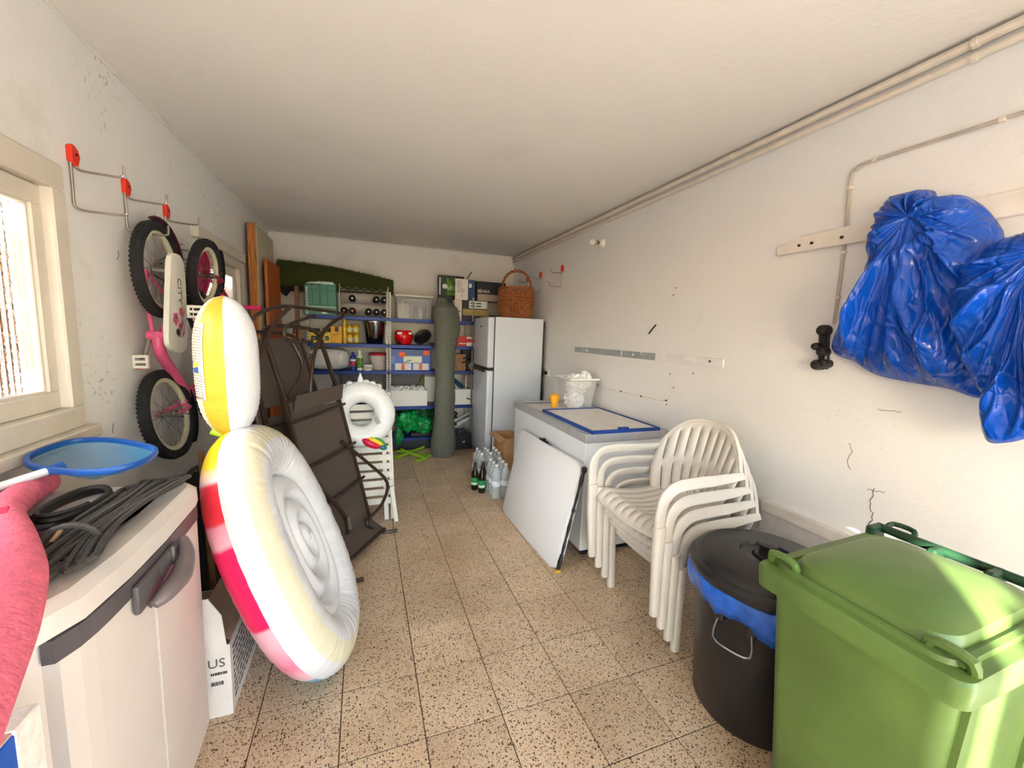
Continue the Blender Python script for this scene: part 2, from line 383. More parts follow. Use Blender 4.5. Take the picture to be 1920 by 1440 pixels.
# ------------------------------------------------------------------ conduits along the right wall
M_pipe = S('painted_conduit', 226, 214, 198, rough=.5)
for k, (z, x, r) in enumerate(((HC-.03, XR-.02, .017), (HC-.075, XR-.014, .013))):
    bm = NB(); tube(bm, [(x, YF+.02, z), (x+.002, 1.2, z+.002), (x, 3, z-.003), (x, YB-.01, z)], r, 8, sm=4)
    c = single('ceiling_conduit', bm, M_pipe, ['thick painted conduit running in the corner under the ceiling', 'thinner painted conduit running just below the thick one under the ceiling'][k], 'pipe', base=(x, YF+.02, z), smooth_=True)
    for y in (.9, 1.9, 2.9, 3.9, 4.9):
        b2 = NB(); sweep(b2, [(x, y-.008, z), (x, y+.008, z)], circ(r+.003, 8)); bx(b2, x, XR, y-.008, y+.008, z-.006, z+.006); obj('clip', b2, M_pipe, c)
pts = [onx(1920, 210, XR-.008)+V((0, -.5, 0)), onx(1920, 210, XR-.008), onx(1640, 300, XR-.008), onx(1606, 318, XR-.008), onx(1595, 340, XR-.008), (XR-.008, 1.245, 1.95), (XR-.008, 1.245, 1.6)]
bm = NB(); tube(bm, pts, .007, 8, sm=5)
c = single('wall_conduit', bm, S('bare_conduit', 186, 176, 164, rough=.4), 'thin painted conduit bending down the wall behind the blue sheeting', 'pipe', base=(XR-.008, 1.245, 1.6), smooth_=True)
for p in (onx(1640, 300, XR-.008), onx(1880, 224, XR-.008), onx(1594, 352, XR-.008), V((XR-.008, 1.245, 1.92)), V((XR-.008, 1.245, 1.72))):
    b2 = NB(); box(b2, p+V((.002, 0, 0)), (.02, .02, .014), bev=.003); obj('clip', b2, M_pipe, c)
# ================================================================== STACKED CHAIRS
M_pl = S('white_plastic', 218, 212, 202, rough=.38, var=.03, scale=6)
def strips(n, gap):
    """u positions 0..1 with n slats separated by narrow gaps; returns list and set of gap columns"""
    us, gaps = [0.], set(); w_ = (1-gap*(n-1))/n
    for i in range(n):
        a = us[-1]
        us += [a+w_/2, a+w_]
        if i < n-1: gaps.add(len(us)-1); us.append(us[-1]+gap)
    return us, gaps
def make_chair():
    t = thing('garden_chair', 'x', 'chair', (0, 0, 0), 0)
    sol = ('SOLIDIFY', dict(thickness=.007, offset=0))
    us, gaps = strips(9, .010); vs_ = [0, .04, .08, .13, .2, .3, .4, .5, .6, .7, .8, .88, .95, 1]
    def seat(u, v):
        a = u*2-1; x = a*(.245-.035*v); y = -.262+.48*v; z = .415+.022*a*a-.028*math.sin(PI*min(1, v*1.1))-.02*v
        if v < .13: z -= .075*((.13-v)/.13)**1.7
        return x, y, z
    def shell(us, vs_, fn, keep):
        bm = NB(); P = [[bm.verts.new(V(fn(u, v))) for u in us] for v in vs_]
        for j in range(len(vs_)-1):
            for i in range(len(us)-1):
                if keep(i, j): bm.faces.new((P[j][i], P[j][i+1], P[j+1][i+1], P[j+1][i]))
        return bm
    obj('seat', shell(us, vs_, seat, lambda i, j: not (i in gaps and (1 <= j <= 2 or 4 <= j <= 10))), M_pl, t, True, False, mods=[sol])
    us, gaps = strips(10, .010); vb = [0, .06, .12, .2, .28, .36, .42, .47, .53, .6, .68, .76, .84, .9, .95, 1]
    def back(u, v):
        a = u*2-1; top = .83-.20*abs(a)**3.2; lo = .385
        hw = .205+.078*math.sin(min(1, v*1.05)*PI/2)
        x = a*hw; y = .205+.10*v-.115*a*a-.01*math.sin(v*PI); z = lo+v*(top-lo)
        return x, y, z
    obj('backrest', shell(us, vb, back, lambda i, j: not (i in gaps and (1 <= j <= 5 or 8 <= j <= 12))), M_pl, t, True, False, mods=[sol])
    bm = NB()       # rolled rim round the top of the back
    pts = [back(i/20, 1) for i in range(21)]; sweep(bm, [V(p)+V((0, .006, 0)) for p in pts], rrect(.022, .014, .005, 2), up=(0, 1, 0)); obj('rim', bm, M_pl, t, True, False)
    for s in (-1, 1):
        p0 = V(back((s+1)/2, 1)); p1 = V(back((s+1)/2, .75))
        arm = smooth([p0+V((0, .02, 0)), (s*.288, .04, .628), (s*.297, -.10, .632), (s*.292, -.205, .622), (s*.283, -.258, .575), (s*.277, -.272, .50), (s*.272, -.268, .42)], 5)
        bm = NB(); k = len(arm); sweep(bm, arm, rrect(.021, .052, .008, 2), up=(s*1., .0, .55), scales=[(1, .7+.3*min(1, i/6)) for i in range(k)]); obj('armrest', bm, M_pl, t, True, False)
        bm = NB(); leg = [(s*.273, -.268, .44), (s*.272, -.266, .30), (s*.268, -.258, .15), (s*.264, -.25, 0)]
        sweep(bm, leg, rrect(.042, .05, .016, 3), up=(1, 0, 0), scales=[1.12, 1.05, .95, .85]); obj('leg', bm, M_pl, t, True, False)
        bm = NB(); leg = [(s*.205, .205, .43), (s*.212, .235, .28), (s*.222, .27, .13), (s*.228, .295, 0)]
        sweep(bm, leg, rrect(.04, .046, .014, 3), up=(1, 0, 0), scales=[1.1, 1.05, .95, .85]); obj('leg', bm, M_pl, t, True, False)
        bm = NB(); side = [V((s*(.25-.04*i/8), -.25+.47*i/8, .40-.03*math.sin(i/8*PI))) for i in range(9)]
        sweep(bm, side, rect(.012, .05), up=(1, 0, 0)); obj('side_rail', bm, M_pl, t, False, False)
    bm = NB(); sweep(bm, [(-.205, .215, .30), (0, .235, .305), (.205, .215, .30)], rect(.03, .008), up=(0, 0, 1)); obj('stretcher', bm, M_pl, t, False, False)
    return t
chair0 = make_chair()
chl = ['white slatted plastic garden chair standing on the floor, lowest of its stack', 'white slatted plastic garden chair, second from the floor in its stack',
       'white slatted plastic garden chair, third from the floor in its stack', 'white slatted plastic garden chair on top of its stack']
for k in range(4):
    c = chair0 if k == 0 else dup(chair0)
    c['label'] = chl[k]; c['group'] = 'stacked white garden chairs'
    c.location = (1.66-.052*k, 1.66-.004*k, .0765*k); c.rotation_euler = (0, 0, -PI/2+.02)

# ================================================================== BLACK DUSTBIN
M_blk = S('black_plastic', 38, 36, 38, rough=.34, var=.15, scale=5)
M_bag = S('blue_liner', 38, 104, 214, rough=.22, var=.15, scale=30, bump=.6, bscale=35)
M_steel = S('galvanised_wire', 165, 165, 168, rough=.3, metal=1.)
cx, cy = 1.52, 1.065
t = thing('dustbin', 'black round plastic dustbin with a blue liner under its lid', 'dustbin', (cx, cy, 0))
bm = NB(); lathe(bm, [(.215, 0), (.222, .012), (.25, .50), (.255, .57), (.268, .575), (.268, .60), (.25, .60)], 40, (cx, cy, 0)); obj('body', bm, M_blk, t, True)
bm = NB(); lathe(bm, [(.250, .555), (.272, .568), (.284, .59), (.284, .603), (.272, .618), (.262, .622), (.252, .642), (.225, .655), (.10, .662), (.095, .652), (.055, .650), (.05, .640)], 44, (cx, cy, 0))
lid = obj('lid', bm, M_blk, t, True)
bm = NB(); lathe(bm, [(.05, .64), (.046, .655), (.034, .66), (.030, .69), (.034, .70), (.02, .704)], 20, (cx, cy, 0)); obj('knob', bm, M_blk, lid, True)
bm = NB(); n = 90; rings = []
for (z, r) in ((.598, .262), (.57, .285), (.54, .283), (.505, .272)):
    ring = []
    for i in range(n):
        a = 2*PI*i/n; f = noise.noise(V((math.cos(a)*3, math.sin(a)*3, z*6))); g = noise.noise(V((math.cos(a)*9, math.sin(a)*9, 1)))
        low = (.55-z)*1.0 if z < .55 else 0
        dz = (.05*max(0, noise.noise(V((math.cos(a)*2.2, math.sin(a)*2.2, 5)))+.25)+.012*g)*(.6-z)/.1
        ring.append(bm.verts.new((cx+(r+.014*f+.006*g)*math.cos(a), cy+(r+.014*f+.006*g)*math.sin(a), z-dz)))
    rings.append(ring)
for r0, r1 in zip(rings, rings[1:]):
    for i in range(n): bm.faces.new((r0[i], r0[(i+1) % n], r1[(i+1) % n], r1[i]))
obj('liner', bm, M_bag, t, True, mods=[('SOLIDIFY', dict(thickness=.0015))])
a0 = math.atan2(onz(1352, 1180, .42).y-cy, onz(1352, 1180, .42).x-cx); a0 = -2.82
def cp(a, r, z): return V((cx+r*math.cos(a), cy+r*math.sin(a), z))
bm = NB(); tube(bm, [cp(a0-.22, .245, .475), cp(a0-.22, .262, .47), cp(a0-.24, .275, .385), cp(a0, .285, .38), cp(a0+.24, .275, .385), cp(a0+.22, .262, .47), cp(a0+.22, .245, .475)], .005, 8, sm=3); obj('handle', bm, M_steel, t, True)
bm = NB()
bm.free()
for s in (-.22, .22): bm = NB(); box(bm, cp(a0+s, .252, .478), (.035, .035, .045), Matrix.Rotation(a0+s, 3, 'Z'), .006); obj('handle_bracket', bm, M_blk, t)

# ================================================================== GREEN WHEELIE BIN
M_grn = S('green_plastic', 94, 120, 58, rough=.4, var=.16, scale=4, bump=.08, bscale=40)
M_grl = S('green_lid_plastic', 94, 120, 58, rough=.33, var=.12, scale=5, bump=.05, bscale=30)
M_dgr = S('dark_green_plastic', 30, 62, 38, rough=.4)
t = thing('wheelie_bin', 'green wheeled rubbish bin with hinged lid and dark rear handle bar', 'bin', (1.36, .56, 0), 0)
def ringrect(bm, hx, hy, r, z, cxy, k=5):
    return [bm.verts.new((cxy[0]+a, cxy[1]+b, z)) for a, b in rrect(2*hx, 2*hy, r, k)]
def loft(bm, rows, cap0=True, cap1=True):
    for r0, r1 in zip(rows, rows[1:]):
        m = len(r0)
        for i in range(m): bm.faces.new((r0[i], r0[(i+1) % m], r1[(i+1) % m], r1[i]))
    if cap0: bm.faces.new(list(reversed(rows[0])))
    if cap1: bm.faces.new(rows[-1])
bc = (1.345, .56)
bm = NB(); loft(bm, [ringrect(bm, .185, .165, .035, .03, (1.36, .56)), ringrect(bm, .19, .17, .035, .06, (1.36, .56)), ringrect(bm, .235, .195, .035, .79, bc), ringrect(bm, .245, .205, .03, .80, bc), ringrect(bm, .245, .205, .03, .835, bc)])
body = obj('body', bm, M_grn, t, True)
bm = NB()
bm.free()
for y in (.44, .62): bm = NB(); prism(bm, [(1.105, y-.008, .80), (1.135, y-.008, .80), (1.13, y-.008, .74)], (0, .016, 0)); obj('rib', bm, M_grn, t)
for x in (1.15, 1.50): bm = NB(); prism(bm, [(x, .352, .79), (x+.03, .352, .79), (x+.03, .384, .1), (x, .384, .1)], (0, .02, 0)); obj('rib', bm, M_grn, t)
def lidz(x): return .012+.03*(x-1.08)/.52
bm = NB(); lc = (1.335, .56); rows = []
for hx, hy, r, z in ((.252, .212, .03, .80), (.262, .222, .03, .806), (.266, .226, .032, .858), (.262, .222, .032, .866), (.240, .198, .05, .867), (.238, .196, .05, .879), (.226, .184, .06, .880), (.223, .181, .06, .874), (.216, .174, .07, .874), (.208, .166, .075, .897), (.196, .154, .075, .902), (.12, .09, .06, .912)):
    row = ringrect(bm, hx, hy, r, z, lc)
    for v in row:
        if z > .85: v.co.z += .02*(v.co.x-1.08)/.5
    rows.append(row)
loft(bm, rows); lid = obj('lid', bm, M_grl, t, True)
for yy, nm in ((.735, 'handle'), (.385, 'handle')):
    bm = NB(); tube(bm, [(1.125, yy-.035, .868), (1.115, yy-.032, .895), (1.115, yy, .90), (1.115, yy+.032, .895), (1.125, yy+.035, .868)], .011, 8, sm=2); box(bm, (1.142, yy, .876), (.05, .06, .02), bev=.006)
    obj('lid_grip', bm, M_grl, lid, True)
bm = NB(); tube(bm, [(1.63, .78, .90), (1.63, .34, .90)], .014, 10); sb = obj('hinge_bar', bm, M_dgr, t, True)
bm = NB()
bm.free()
for y in (.775, .62, .50, .36): bm = NB(); bx(bm, 1.575, 1.645, y-.012, y+.012, .865, .912, .006); obj('hinge_lug', bm, M_dgr, t)
bm = NB(); tube(bm, [(1.63, .76, .90), (1.665, .755, .915), (1.665, .70, .915), (1.63, .69, .90)], .008, 6, sm=3); obj('rear_grip', bm, M_dgr, t, True)
for y in (.345, .775):
    bm = NB(); lathe(bm, [(.03, -.025), (.095, -.025), (.10, -.018), (.10, .018), (.095, .025), (.03, .025)], 24, (1.56, y, .10), axis=(0, 1, 0)); wh = obj('wheel', bm, M_blk, t, True)
bm = NB(); tube(bm, [(1.56, .345, .10), (1.56, .775, .10)], .012, 8); obj('axle', bm, M_steel, t)

# dark crate between the bin and the wall
M_dk = S('dark_grey_plastic', 92, 84, 80, rough=.5)
t = thing('storage_crate', 'dark grey plastic crate on the floor between the green bin and the wall', 'crate', (1.84, .42, 0))
bm = NB()
openbox(bm, 1.685, 1.955, .22, .615, 0, .52, .015); obj('body', bm, M_dk, t)
bm = NB(); loft(bm, [[bm.verts.new((x, y, z)) for x, y in ((1.675, .21), (1.965, .21), (1.965, .625), (1.675, .625))] for z in (.50, .54)]); obj('lid', bm, M_dk, t)
bm = NB()
bm.free()
for z in (.12, .22, .32, .42): bm = NB(); bx(bm, 1.675, 1.685, .23, .61, z, z+.02); obj('rib', bm, M_dk, t)

# grey board leaning on the right wall
M_gb = S('pale_grey_board', 196, 190, 186, rough=.6)
t = thing('leaning_board', 'pale grey board leaning on the wall behind the dustbin and green bin', 'board', (1.98, 1.0, 0))
p0, p1 = 1.47, .52
bm = NB(); prism(bm, [(1.975, p0, 0), (2.0, p0, 0), (2.038, p0, .655), (2.013, p0, .655)], (0, p1-p0, 0)); bez(bm, .003); obj('panel', bm, M_gb, t)
bm = NB(); prism(bm, [(2.004, p0+.001, .615), (2.008, p0+.001, .662), (2.039, p0+.001, .662), (2.039, p0+.001, .656)], (0, p1-p0-.002, 0)); obj('edge_strip', bm, S('board_edge', 214, 206, 198, rough=.5), t)

# ================================================================== FREEZER
M_fw = S('freezer_enamel', 232, 236, 240, rough=.3, var=.02, scale=3)
M_fg = S('grey_rim', 168, 168, 170, rough=.4, var=.05)
M_bl = S('blue_trim', 26, 62, 138, rough=.4)
M_gasket = S('dark_gasket', 45, 45, 48, rough=.6)
fx0, fx1, fy0, fy1 = 1.35, 2.005, 2.22, 3.56
t = thing('chest_freezer', 'white chest freezer with grey rim and blue-edged sliding lids', 'freezer', ((fx0+fx1)/2, (fy0+fy1)/2, 0))
bm = NB(); bx(bm, fx0+.012, fx1, fy0+.012, fy1-.012, .06, .815, .008, 2); obj('body', bm, M_fw, t)
bm = NB(); bx(bm, fx0+.05, fx1-.02, fy0+.05, fy1-.05, .02, .062); obj('plinth', bm, S('freezer_plinth', 34, 40, 64, rough=.5), t)
for x in (fx0+.08, fx1-.08):
    for y in (fy0+.08, fy1-.08):
        bm = NB(); lathe(bm, [(.022, 0), (.026, .012), (.018, .022)], 12, (x, y, 0)); obj('foot', bm, M_blk, t)
bm = NB()
framebox(bm, fx0, fx1, fy0, fy1, .812, .868, .06, .005)
rim = obj('rim', bm, M_fg, t)
bm = NB(); bx(bm, fx0+.06, fx1-.05, 2.90, fy1-.045, .835, .852, .004); fl = obj('far_lid', bm, S('lid_white', 226, 220, 212, rough=.35), t)
bm = NB()
framebox(bm, fx0+.062, fx1-.052, 2.92, fy1-.048, .85, .858, .013)
obj('gasket', bm, M_gasket, fl)
bm = NB(); bx(bm, fx0+.072, fx1-.055, fy0+.035, 3.01, .868, .884, .004); nl = obj('near_lid', bm, MATS['lid_white'], t)
bm = NB(); framebox(bm, fx0+.052, fx1-.048, fy0+.012, 3.02, .865, .890, .021, .003)
edge = obj('edge_trim', bm, M_bl, nl)
bm = NB(); bx(bm, 1.62, 1.70, fy0+.020, fy0+.045, .888, .902, .004); obj('lid_pull', bm, M_bl, nl)
# emblem: dark ribbon badge with a tail on the front
pb = onx(1018, 831, fx0+.011); M_badge = S('badge_dark', 44, 52, 54, rough=.35, metal=.4)
bm = NB(); yy, zz = pb.y, pb.z
prism(bm, [(fx0+.0125, yy+.085, zz+.028), (fx0+.0125, yy-.06, zz+.028), (fx0+.0125, yy-.075, zz+.012), (fx0+.0125, yy-.115, zz+.02), (fx0+.0125, yy-.09, zz+.0), (fx0+.0125, yy-.11, zz-.025), (fx0+.0125, yy-.06, zz-.024), (fx0+.0125, yy+.085, zz-.024), (fx0+.0125, yy+.07, zz+.002)], (-.006, 0, 0))
lathe(bm, [(.034, -.004), (.034, .004), (.028, .006)], 16, (fx0+.006, yy+.01, zz+.004), axis=(-1, 0, 0))
bm.free()

# ------------------------------------------------------------------ folded table leaning on the freezer
M_tab = S('folding_table_white', 236, 238, 242, rough=.35, var=.02, scale=2)
P = [V((1.10, 3.10, .0)), V((1.135, 2.155, .0)), V((1.30, 2.17, .695)), V((1.29, 3.20, .685))]
n_ = (P[1]-P[0]).cross(P[3]-P[0]).normalized(); n_ = n_ if n_.x < 0 else -n_
t = thing('folding_table', 'white folding table folded flat and leaning on the freezer', 'table', (1.2, 2.65, 0))
th = .022
def half(off, nm):
    q = []
    for i, p in enumerate(P):      # rounded corners at the top
        a, b = P[i-1], P[(i+1) % 4]; r = .06
        q += [p+(a-p).normalized()*r, p+((a-p).normalized()+(b-p).normalized())*r*.3, p+(b-p).normalized()*r]
    bm = NB(); prism(bm, [p-n_*off for p in q], -n_*th); bez(bm, .004, 2); return obj(nm, bm, M_tab, t, True)
half(0, 'tabletop_half'); half(th+.006, 'tabletop_half')
M_bmech = S('black_bracket', 26, 26, 28, rough=.4)
e0, e1 = P[1]-n_*.02+V((.002, -.012, .012)), P[2]-n_*.02+V((.002, -.012, -.01))
L = lambda s: e0.lerp(e1, s)
bm = NB(); tube(bm, [L(.03), L(.97)], .006, 8); obj('leg_rail', bm, M_bmech, t, True)
bm = NB()
for s0, s1, r in ((.02, .16, .016), (.16, .30, .010), (.33, .50, .011), (.56, .60, .013), (.62, .80, .009), (.80, .95, .014)): tube(bm, [L(s0), L((s0+s1)/2), L(s1)], [r*.6, r, r*.7], 8)
obj('leg_bracket', bm, M_bmech, t, True)
bm = NB(); lathe(bm, [(.012, -.02), (.018, -.008), (.018, .008), (.012, .02)], 12, L(.97)); obj('corner_knob', bm, M_bmech, t, True)
pq = onp(1020, 831, P[0]+n_*.002, n_); hx = (P[0]-P[1]).normalized(); hz_ = (P[3]-P[0]); hz_ = (hz_-hx*hz_.dot(hx)).normalized()
BQ = lambda a, b: pq+hx*a+hz_*b
bm = NB(); prism(bm, [BQ(.085, .026), BQ(-.06, .026), BQ(-.075, .012), BQ(-.115, .02), BQ(-.09, 0), BQ(-.11, -.025), BQ(-.06, -.022), BQ(.085, -.022), BQ(.07, .002)], n_*.005)
lathe(bm, [(.036, -.002), (.036, .005), (.03, .007)], 18, BQ(.01, .003), axis=n_); bg_ = obj('badge', bm, M_badge, t, label='dark ribbon badge')
bm = NB(); bx(bm, e0.x-.02, e0.x+.02, e0.y-.01, e0.y+.012, .0, .014, .003); obj('foot_cap', bm, S('yellow_cap', 222, 172, 48, rough=.5), t)

# ------------------------------------------------------------------ basket of bags and the yellow ball on the freezer
M_clear = S('clear_plastic', 235, 236, 238, rough=.12, alpha=.22, var=.02)
M_bagw = S('white_bag_film', 238, 236, 234, rough=.3, alpha=.82, var=.06, bump=.7, bscale=30)
b0 = onz(1047, 770, .855); b1 = onz(1100, 768, .855)
cx, cy = 1.80, 3.18
t = thing('plastic_basket', 'clear plastic basket stuffed with white bags on the freezer', 'basket', (cx, cy, .853))
bm = NB(); rows = [ringrect(bm, .105, .12, .03, .853, (cx, cy)), ringrect(bm, .135, .15, .03, 1.13, (cx, cy)), ringrect(bm, .145, .16, .03, 1.132, (cx, cy)), ringrect(bm, .145, .16, .03, 1.118, (cx, cy))]
loft(bm, rows, True, False); obj('tub', bm, M_clear, t, True, mods=[('SOLIDIFY', dict(thickness=.003))])
bm = NB(); sweep(bm, [(cx-.14, cy-.155, 1.135), (cx+.14, cy-.155, 1.135), (cx+.14, cy+.155, 1.135), (cx-.14, cy+.155, 1.135)], circ(.008, 8), closed=True); obj('rim', bm, S('pale_rim', 226, 226, 226, rough=.3), t, True)
def crumple(c, s, seed, amp=.35, sub=4, fr=3.):
    bm = NB(); bmesh.ops.create_icosphere(bm, subdivisions=sub, radius=1)
    for v in bm.verts:
        d = v.co.normalized(); f = 1+amp*(noise.noise(d*fr+V((seed, 0, 0)))+.5*abs(noise.noise(d*fr*2.3+V((0, seed, 0))))*2-.4)
        v.co = V(c)+V((d.x*s[0]*f, d.y*s[1]*f, d.z*s[2]*f))
    return bm
M_bagw2 = S('white_bag', 240, 238, 236, rough=.3, var=.04, bump=.8, bscale=24)
for k, (dx, dy, z, s) in enumerate(((-.03, -.03, .94, (.085, .09, .08)), (.03, .05, 1.03, (.085, .085, .07)), (-.02, -.02, 1.10, (.09, .09, .07)), (.055, -.06, 1.12, (.05, .07, .08)))):
    tag(obj('plastic_bag', crumple((0, 0, 0), s, k*3.1), M_bagw2, None, True), ['crumpled white bag at the bottom of the clear basket', 'crumpled white bag in the middle of the clear basket', 'crumpled white bag at the top of the clear basket', 'crumpled white bag hanging over the rim of the clear basket'][k], 'bag', 'bags in the clear basket').location = (cx+dx, cy+dy, z)
py = onz(1039, 764, .853)
M_yel = S('yellow_orange_skin', 240, 172, 30, rough=.5, var=.12, scale=30, bump=.3, bscale=40)
bm = NB(); lathe(bm, [(.012, 0), (.026, .004), (.032, .02), (.028, .036), (.036, .05), (.046, .075), (.047, .092), (.040, .112), (.024, .125), (.004, .13)], 24, (py.x, py.y, .853)); single('yellow_gourd', bm, M_yel, 'small yellow orange gourd-shaped thing beside the clear basket', 'ornament', smooth_='all')

# ================================================================== FRIDGE
M_fr = S('fridge_enamel', 212, 218, 228, rough=.36, var=.02, scale=3)
M_frd = S('fridge_door', 212, 218, 228, rough=.28, var=.02, scale=3)
rx0, rx1, ry0, ry1, rz = 1.31, 2.005, 4.34, 4.95, 1.69
t = thing('fridge', 'tall white two-door fridge with a basket on top', 'fridge', ((rx0+rx1)/2, (ry0+ry1)/2, 0))
bm = NB(); bx(bm, rx0+.085, rx1-.02, ry0, ry1, .03, rz, .006); obj('body', bm, M_fr, t)
bm = NB(); bx(bm, rx0+.075, rx0+.09, ry0+.01, ry1-.01, .05, rz-.01); obj('door_gasket', bm, M_gasket, t)
bm = NB(); bx(bm, rx1-.025, rx1, ry0+.01, ry1-.01, .06, rz-.03); obj('back_panel', bm, M_gasket, t)
ud = NB(); bx(ud, rx0, rx0+.075, ry0, ry1, 1.115, rz-.005, .014, 3); ud = obj('freezer_door', ud, M_frd, t, True)
ld = NB(); bx(ld, rx0, rx0+.075, ry0, ry1, .06, 1.085, .014, 3); ld = obj('fridge_door', ld, M_frd, t, True)
bm = NB(); bx(bm, rx0+.01, rx0+.08, ry0+.005, ry1-.005, 1.08, 1.12); obj('handle_gap', bm, M_blk, t)
bm = NB(); bx(bm, rx0-.008, rx0+.02, ry0+.08, ry1-.05, 1.055, 1.098, .005); obj('handle', bm, M_blk, t)
bm = NB(); bx(bm, rx0-.001, rx0+.004, 4.60, 4.66, 1.575, 1.59); obj('nameplate', bm, M_gasket, ud)
bm = NB(); bx(bm, rx0+.02, rx0+.14, ry0+.02, ry0+.07, rz-.004, rz+.018, .005); obj('hinge_cover', bm, M_blk, t)
for y in (ry0+.06, ry1-.06):
    for x in (rx0+.15, rx1-.1):
        bm = NB(); lathe(bm, [(.02, 0), (.022, .01), (.015, .032)], 10, (x, y, 0)); obj('foot', bm, M_blk, t)
# wall socket with plug and lead beside the fridge
t = thing('wall_socket', 'white wall socket with a plug and lead beside the fridge', 'socket', (XR, 3.92, 1.16))
sp = onx(1029, 699, XR); bm = NB(); bx(bm, XR-.03, XR, sp.y-.045, sp.y+.045, sp.z-.045, sp.z+.045, .006); t.location = sp; obj('plate', bm, S('socket_white', 226, 222, 214, rough=.4), t)
bm = NB(); lathe(bm, [(.022, 0), (.022, .02), (.014, .035)], 12, (XR-.03, sp.y, sp.z), axis=(-1, 0, 0)); obj('plug', bm, M_blk, t, True)
bm = NB(); tube(bm, [(XR-.062, sp.y, sp.z), (XR-.075, sp.y+.02, sp.z-.06), (XR-.05, sp.y+.05, sp.z-.3), (XR-.05, sp.y+.06, sp.z-.6), (XR-.05, sp.y+.05, .0)], .005, 6, sm=5); obj('lead', bm, M_blk, t, True)
t = single('surface_cable', tube(NB(), [onx(1035, 706, XR-.004), onx(1062, 708, XR-.004), onx(1105, 716, XR-.004), onx(1125, 724, XR-.004)] + [onx(1150, 731, XR-.004), onx(1200, 742, XR-.004), onx(1245, 752, XR-.004), onx(1258, 740, XR-.004)], .0035, 6, sm=3), M_pipe, 'thin white cable clipped along the wall above the freezer', 'cable', base=onx(1105, 716, XR), smooth_=True)
for p in ((1122, 722), (1165, 734), (1203, 743), (1250, 751)):
    q = onx(*p, XR); bm = NB(); bx(bm, XR-.009, XR, q.y-.008, q.y+.008, q.z-.006, q.z+.006, .002); obj('cable_clip', bm, M_gasket, t)

# wicker basket on the fridge
M_wick = S('wicker', 158, 92, 48, rough=.6, var=.3, scale=60)
M_wick2 = S('wicker_pale', 186, 112, 62, rough=.6, var=.3, scale=60)
cx, cy = 1.73, 4.62
t = thing('wicker_basket', 'brown wicker basket with a hoop handle on top of the fridge', 'basket', (cx, cy, rz))
def br(z): return 1.0 + .10*math.sin((z-rz)/.36*2.4)
bm = NB(); NS = 34
for k in range(17):
    z = rz+.012+k*.0195; pts = []
    for i in range(NS*2):
        a = 2*PI*i/(NS*2); w_ = .006*(1 if (i+k) % 2 else -1)
        pts.append((cx+(.185*br(z)+w_)*math.cos(a), cy+(.205*br(z)+w_)*math.sin(a), z+.002*math.sin(a*5+k)))
    sweep(bm, pts, circ(.0092, 5), closed=True)
obj('weave', bm, M_wick, t, True)
bm = NB()
for i in range(NS):
    a = 2*PI*(i+.5)/NS; tube(bm, [(cx+.185*br(rz+.36*s)*math.cos(a), cy+.205*br(rz+.36*s)*math.sin(a), rz+.36*s) for s in (0, .25, .5, .75, .97)], .0062, 5)
obj('stake', bm, M_wick2, t, True)
bm = NB()
for q in (0, PI): 
    pts = [(cx+(.187*br(rz+.35))*math.cos(2*PI*i/60), cy+(.207*br(rz+.35))*math.sin(2*PI*i/60), rz+.35+.008*math.sin(2*PI*i/60*15+q)) for i in range(60)]
    sweep(bm, pts, circ(.010, 5), closed=True)
lathe(bm, [(.17, 0), (.18, .004), (.18, .014), (.17, .018)], 30, (cx, cy, rz)); obj('border', bm, M_wick, t, True)
bm = NB()
for q in (0, 2*PI/3, 4*PI/3):
    pts = []
    for i in range(41):
        s = i/40; a = PI*s; ctr = V((cx-.145*math.cos(a)+.012*math.cos(q+s*22), cy+.10*math.cos(a)+.012*math.cos(q+s*22), rz+.33+.235*math.sin(a)**.8+.012*math.sin(q+s*22))); pts.append(ctr)
    tube(bm, pts, .0075, 5)
obj('handle', bm, M_wick, t, True)
# ================================================================== BOTTLES AND CARTON BY THE FRIDGE
M_pet = S('clear_bottle', 232, 238, 242, rough=.08, alpha=.32, var=.05, scale=30)
M_wlab = S('bottle_label', 214, 222, 232, rough=.4, var=.2, scale=60)
M_cap = S('white_cap', 226, 228, 230, rough=.4)
t = thing('water_bottle', 'x', 'bottle')
prof = [(.036, 0), (.043, .008), (.043, .03)]
for k in range(6): prof += [(.0405, .042+k*.03), (.0435, .055+k*.03)]
prof += [(.043, .225), (.038, .255), (.022, .285), (.014, .295), (.014, .305)]
bm = NB(); lathe(bm, prof, 16); obj('bottle_body', bm, M_pet, t, True, False)
bm = NB(); lathe(bm, [(.0440, .12), (.0440, .17)], 16, capb=False, capt=False); obj('label_band', bm, M_wlab, t, True, False)
bm = NB(); lathe(bm, [(.016, .302), (.016, .32), (.012, .322)], 12); obj('cap', bm, M_cap, t, True, False)
spots = [(1.135+.09*i, 3.37+.09*j, 0) for i in range(2) for j in range(3)] + [(1.10+.09*i, 3.74+.09*j, 1) for i in range(3) for j in range(3)]
for k, (x, y, g) in enumerate(spots):
    c = t if k == 0 else dup(t)
    c.location = (x, y, 0); c.rotation_euler = (0, 0, random.uniform(0, 6))
    c['label'] = ['clear plastic water bottle in the pack beside the folding table', 'clear plastic water bottle in the pack nearer the fridge'][g]; c['group'] = ['water bottles beside the folding table', 'water bottles nearer the fridge'][g]
M_glass = S('dark_bottle_glass', 42, 30, 18, rough=.12, var=.1)
M_green = S('green_label', 34, 150, 82, rough=.5, var=.2, scale=80)
t = thing('dark_bottle', 'x', 'bottle')
bm = NB(); lathe(bm, [(.03, 0), (.034, .006), (.034, .15), (.03, .175), (.016, .205), (.0135, .25), (.015, .252), (.015, .262), (.012, .264)], 18); obj('bottle_body', bm, M_glass, t, True, False)
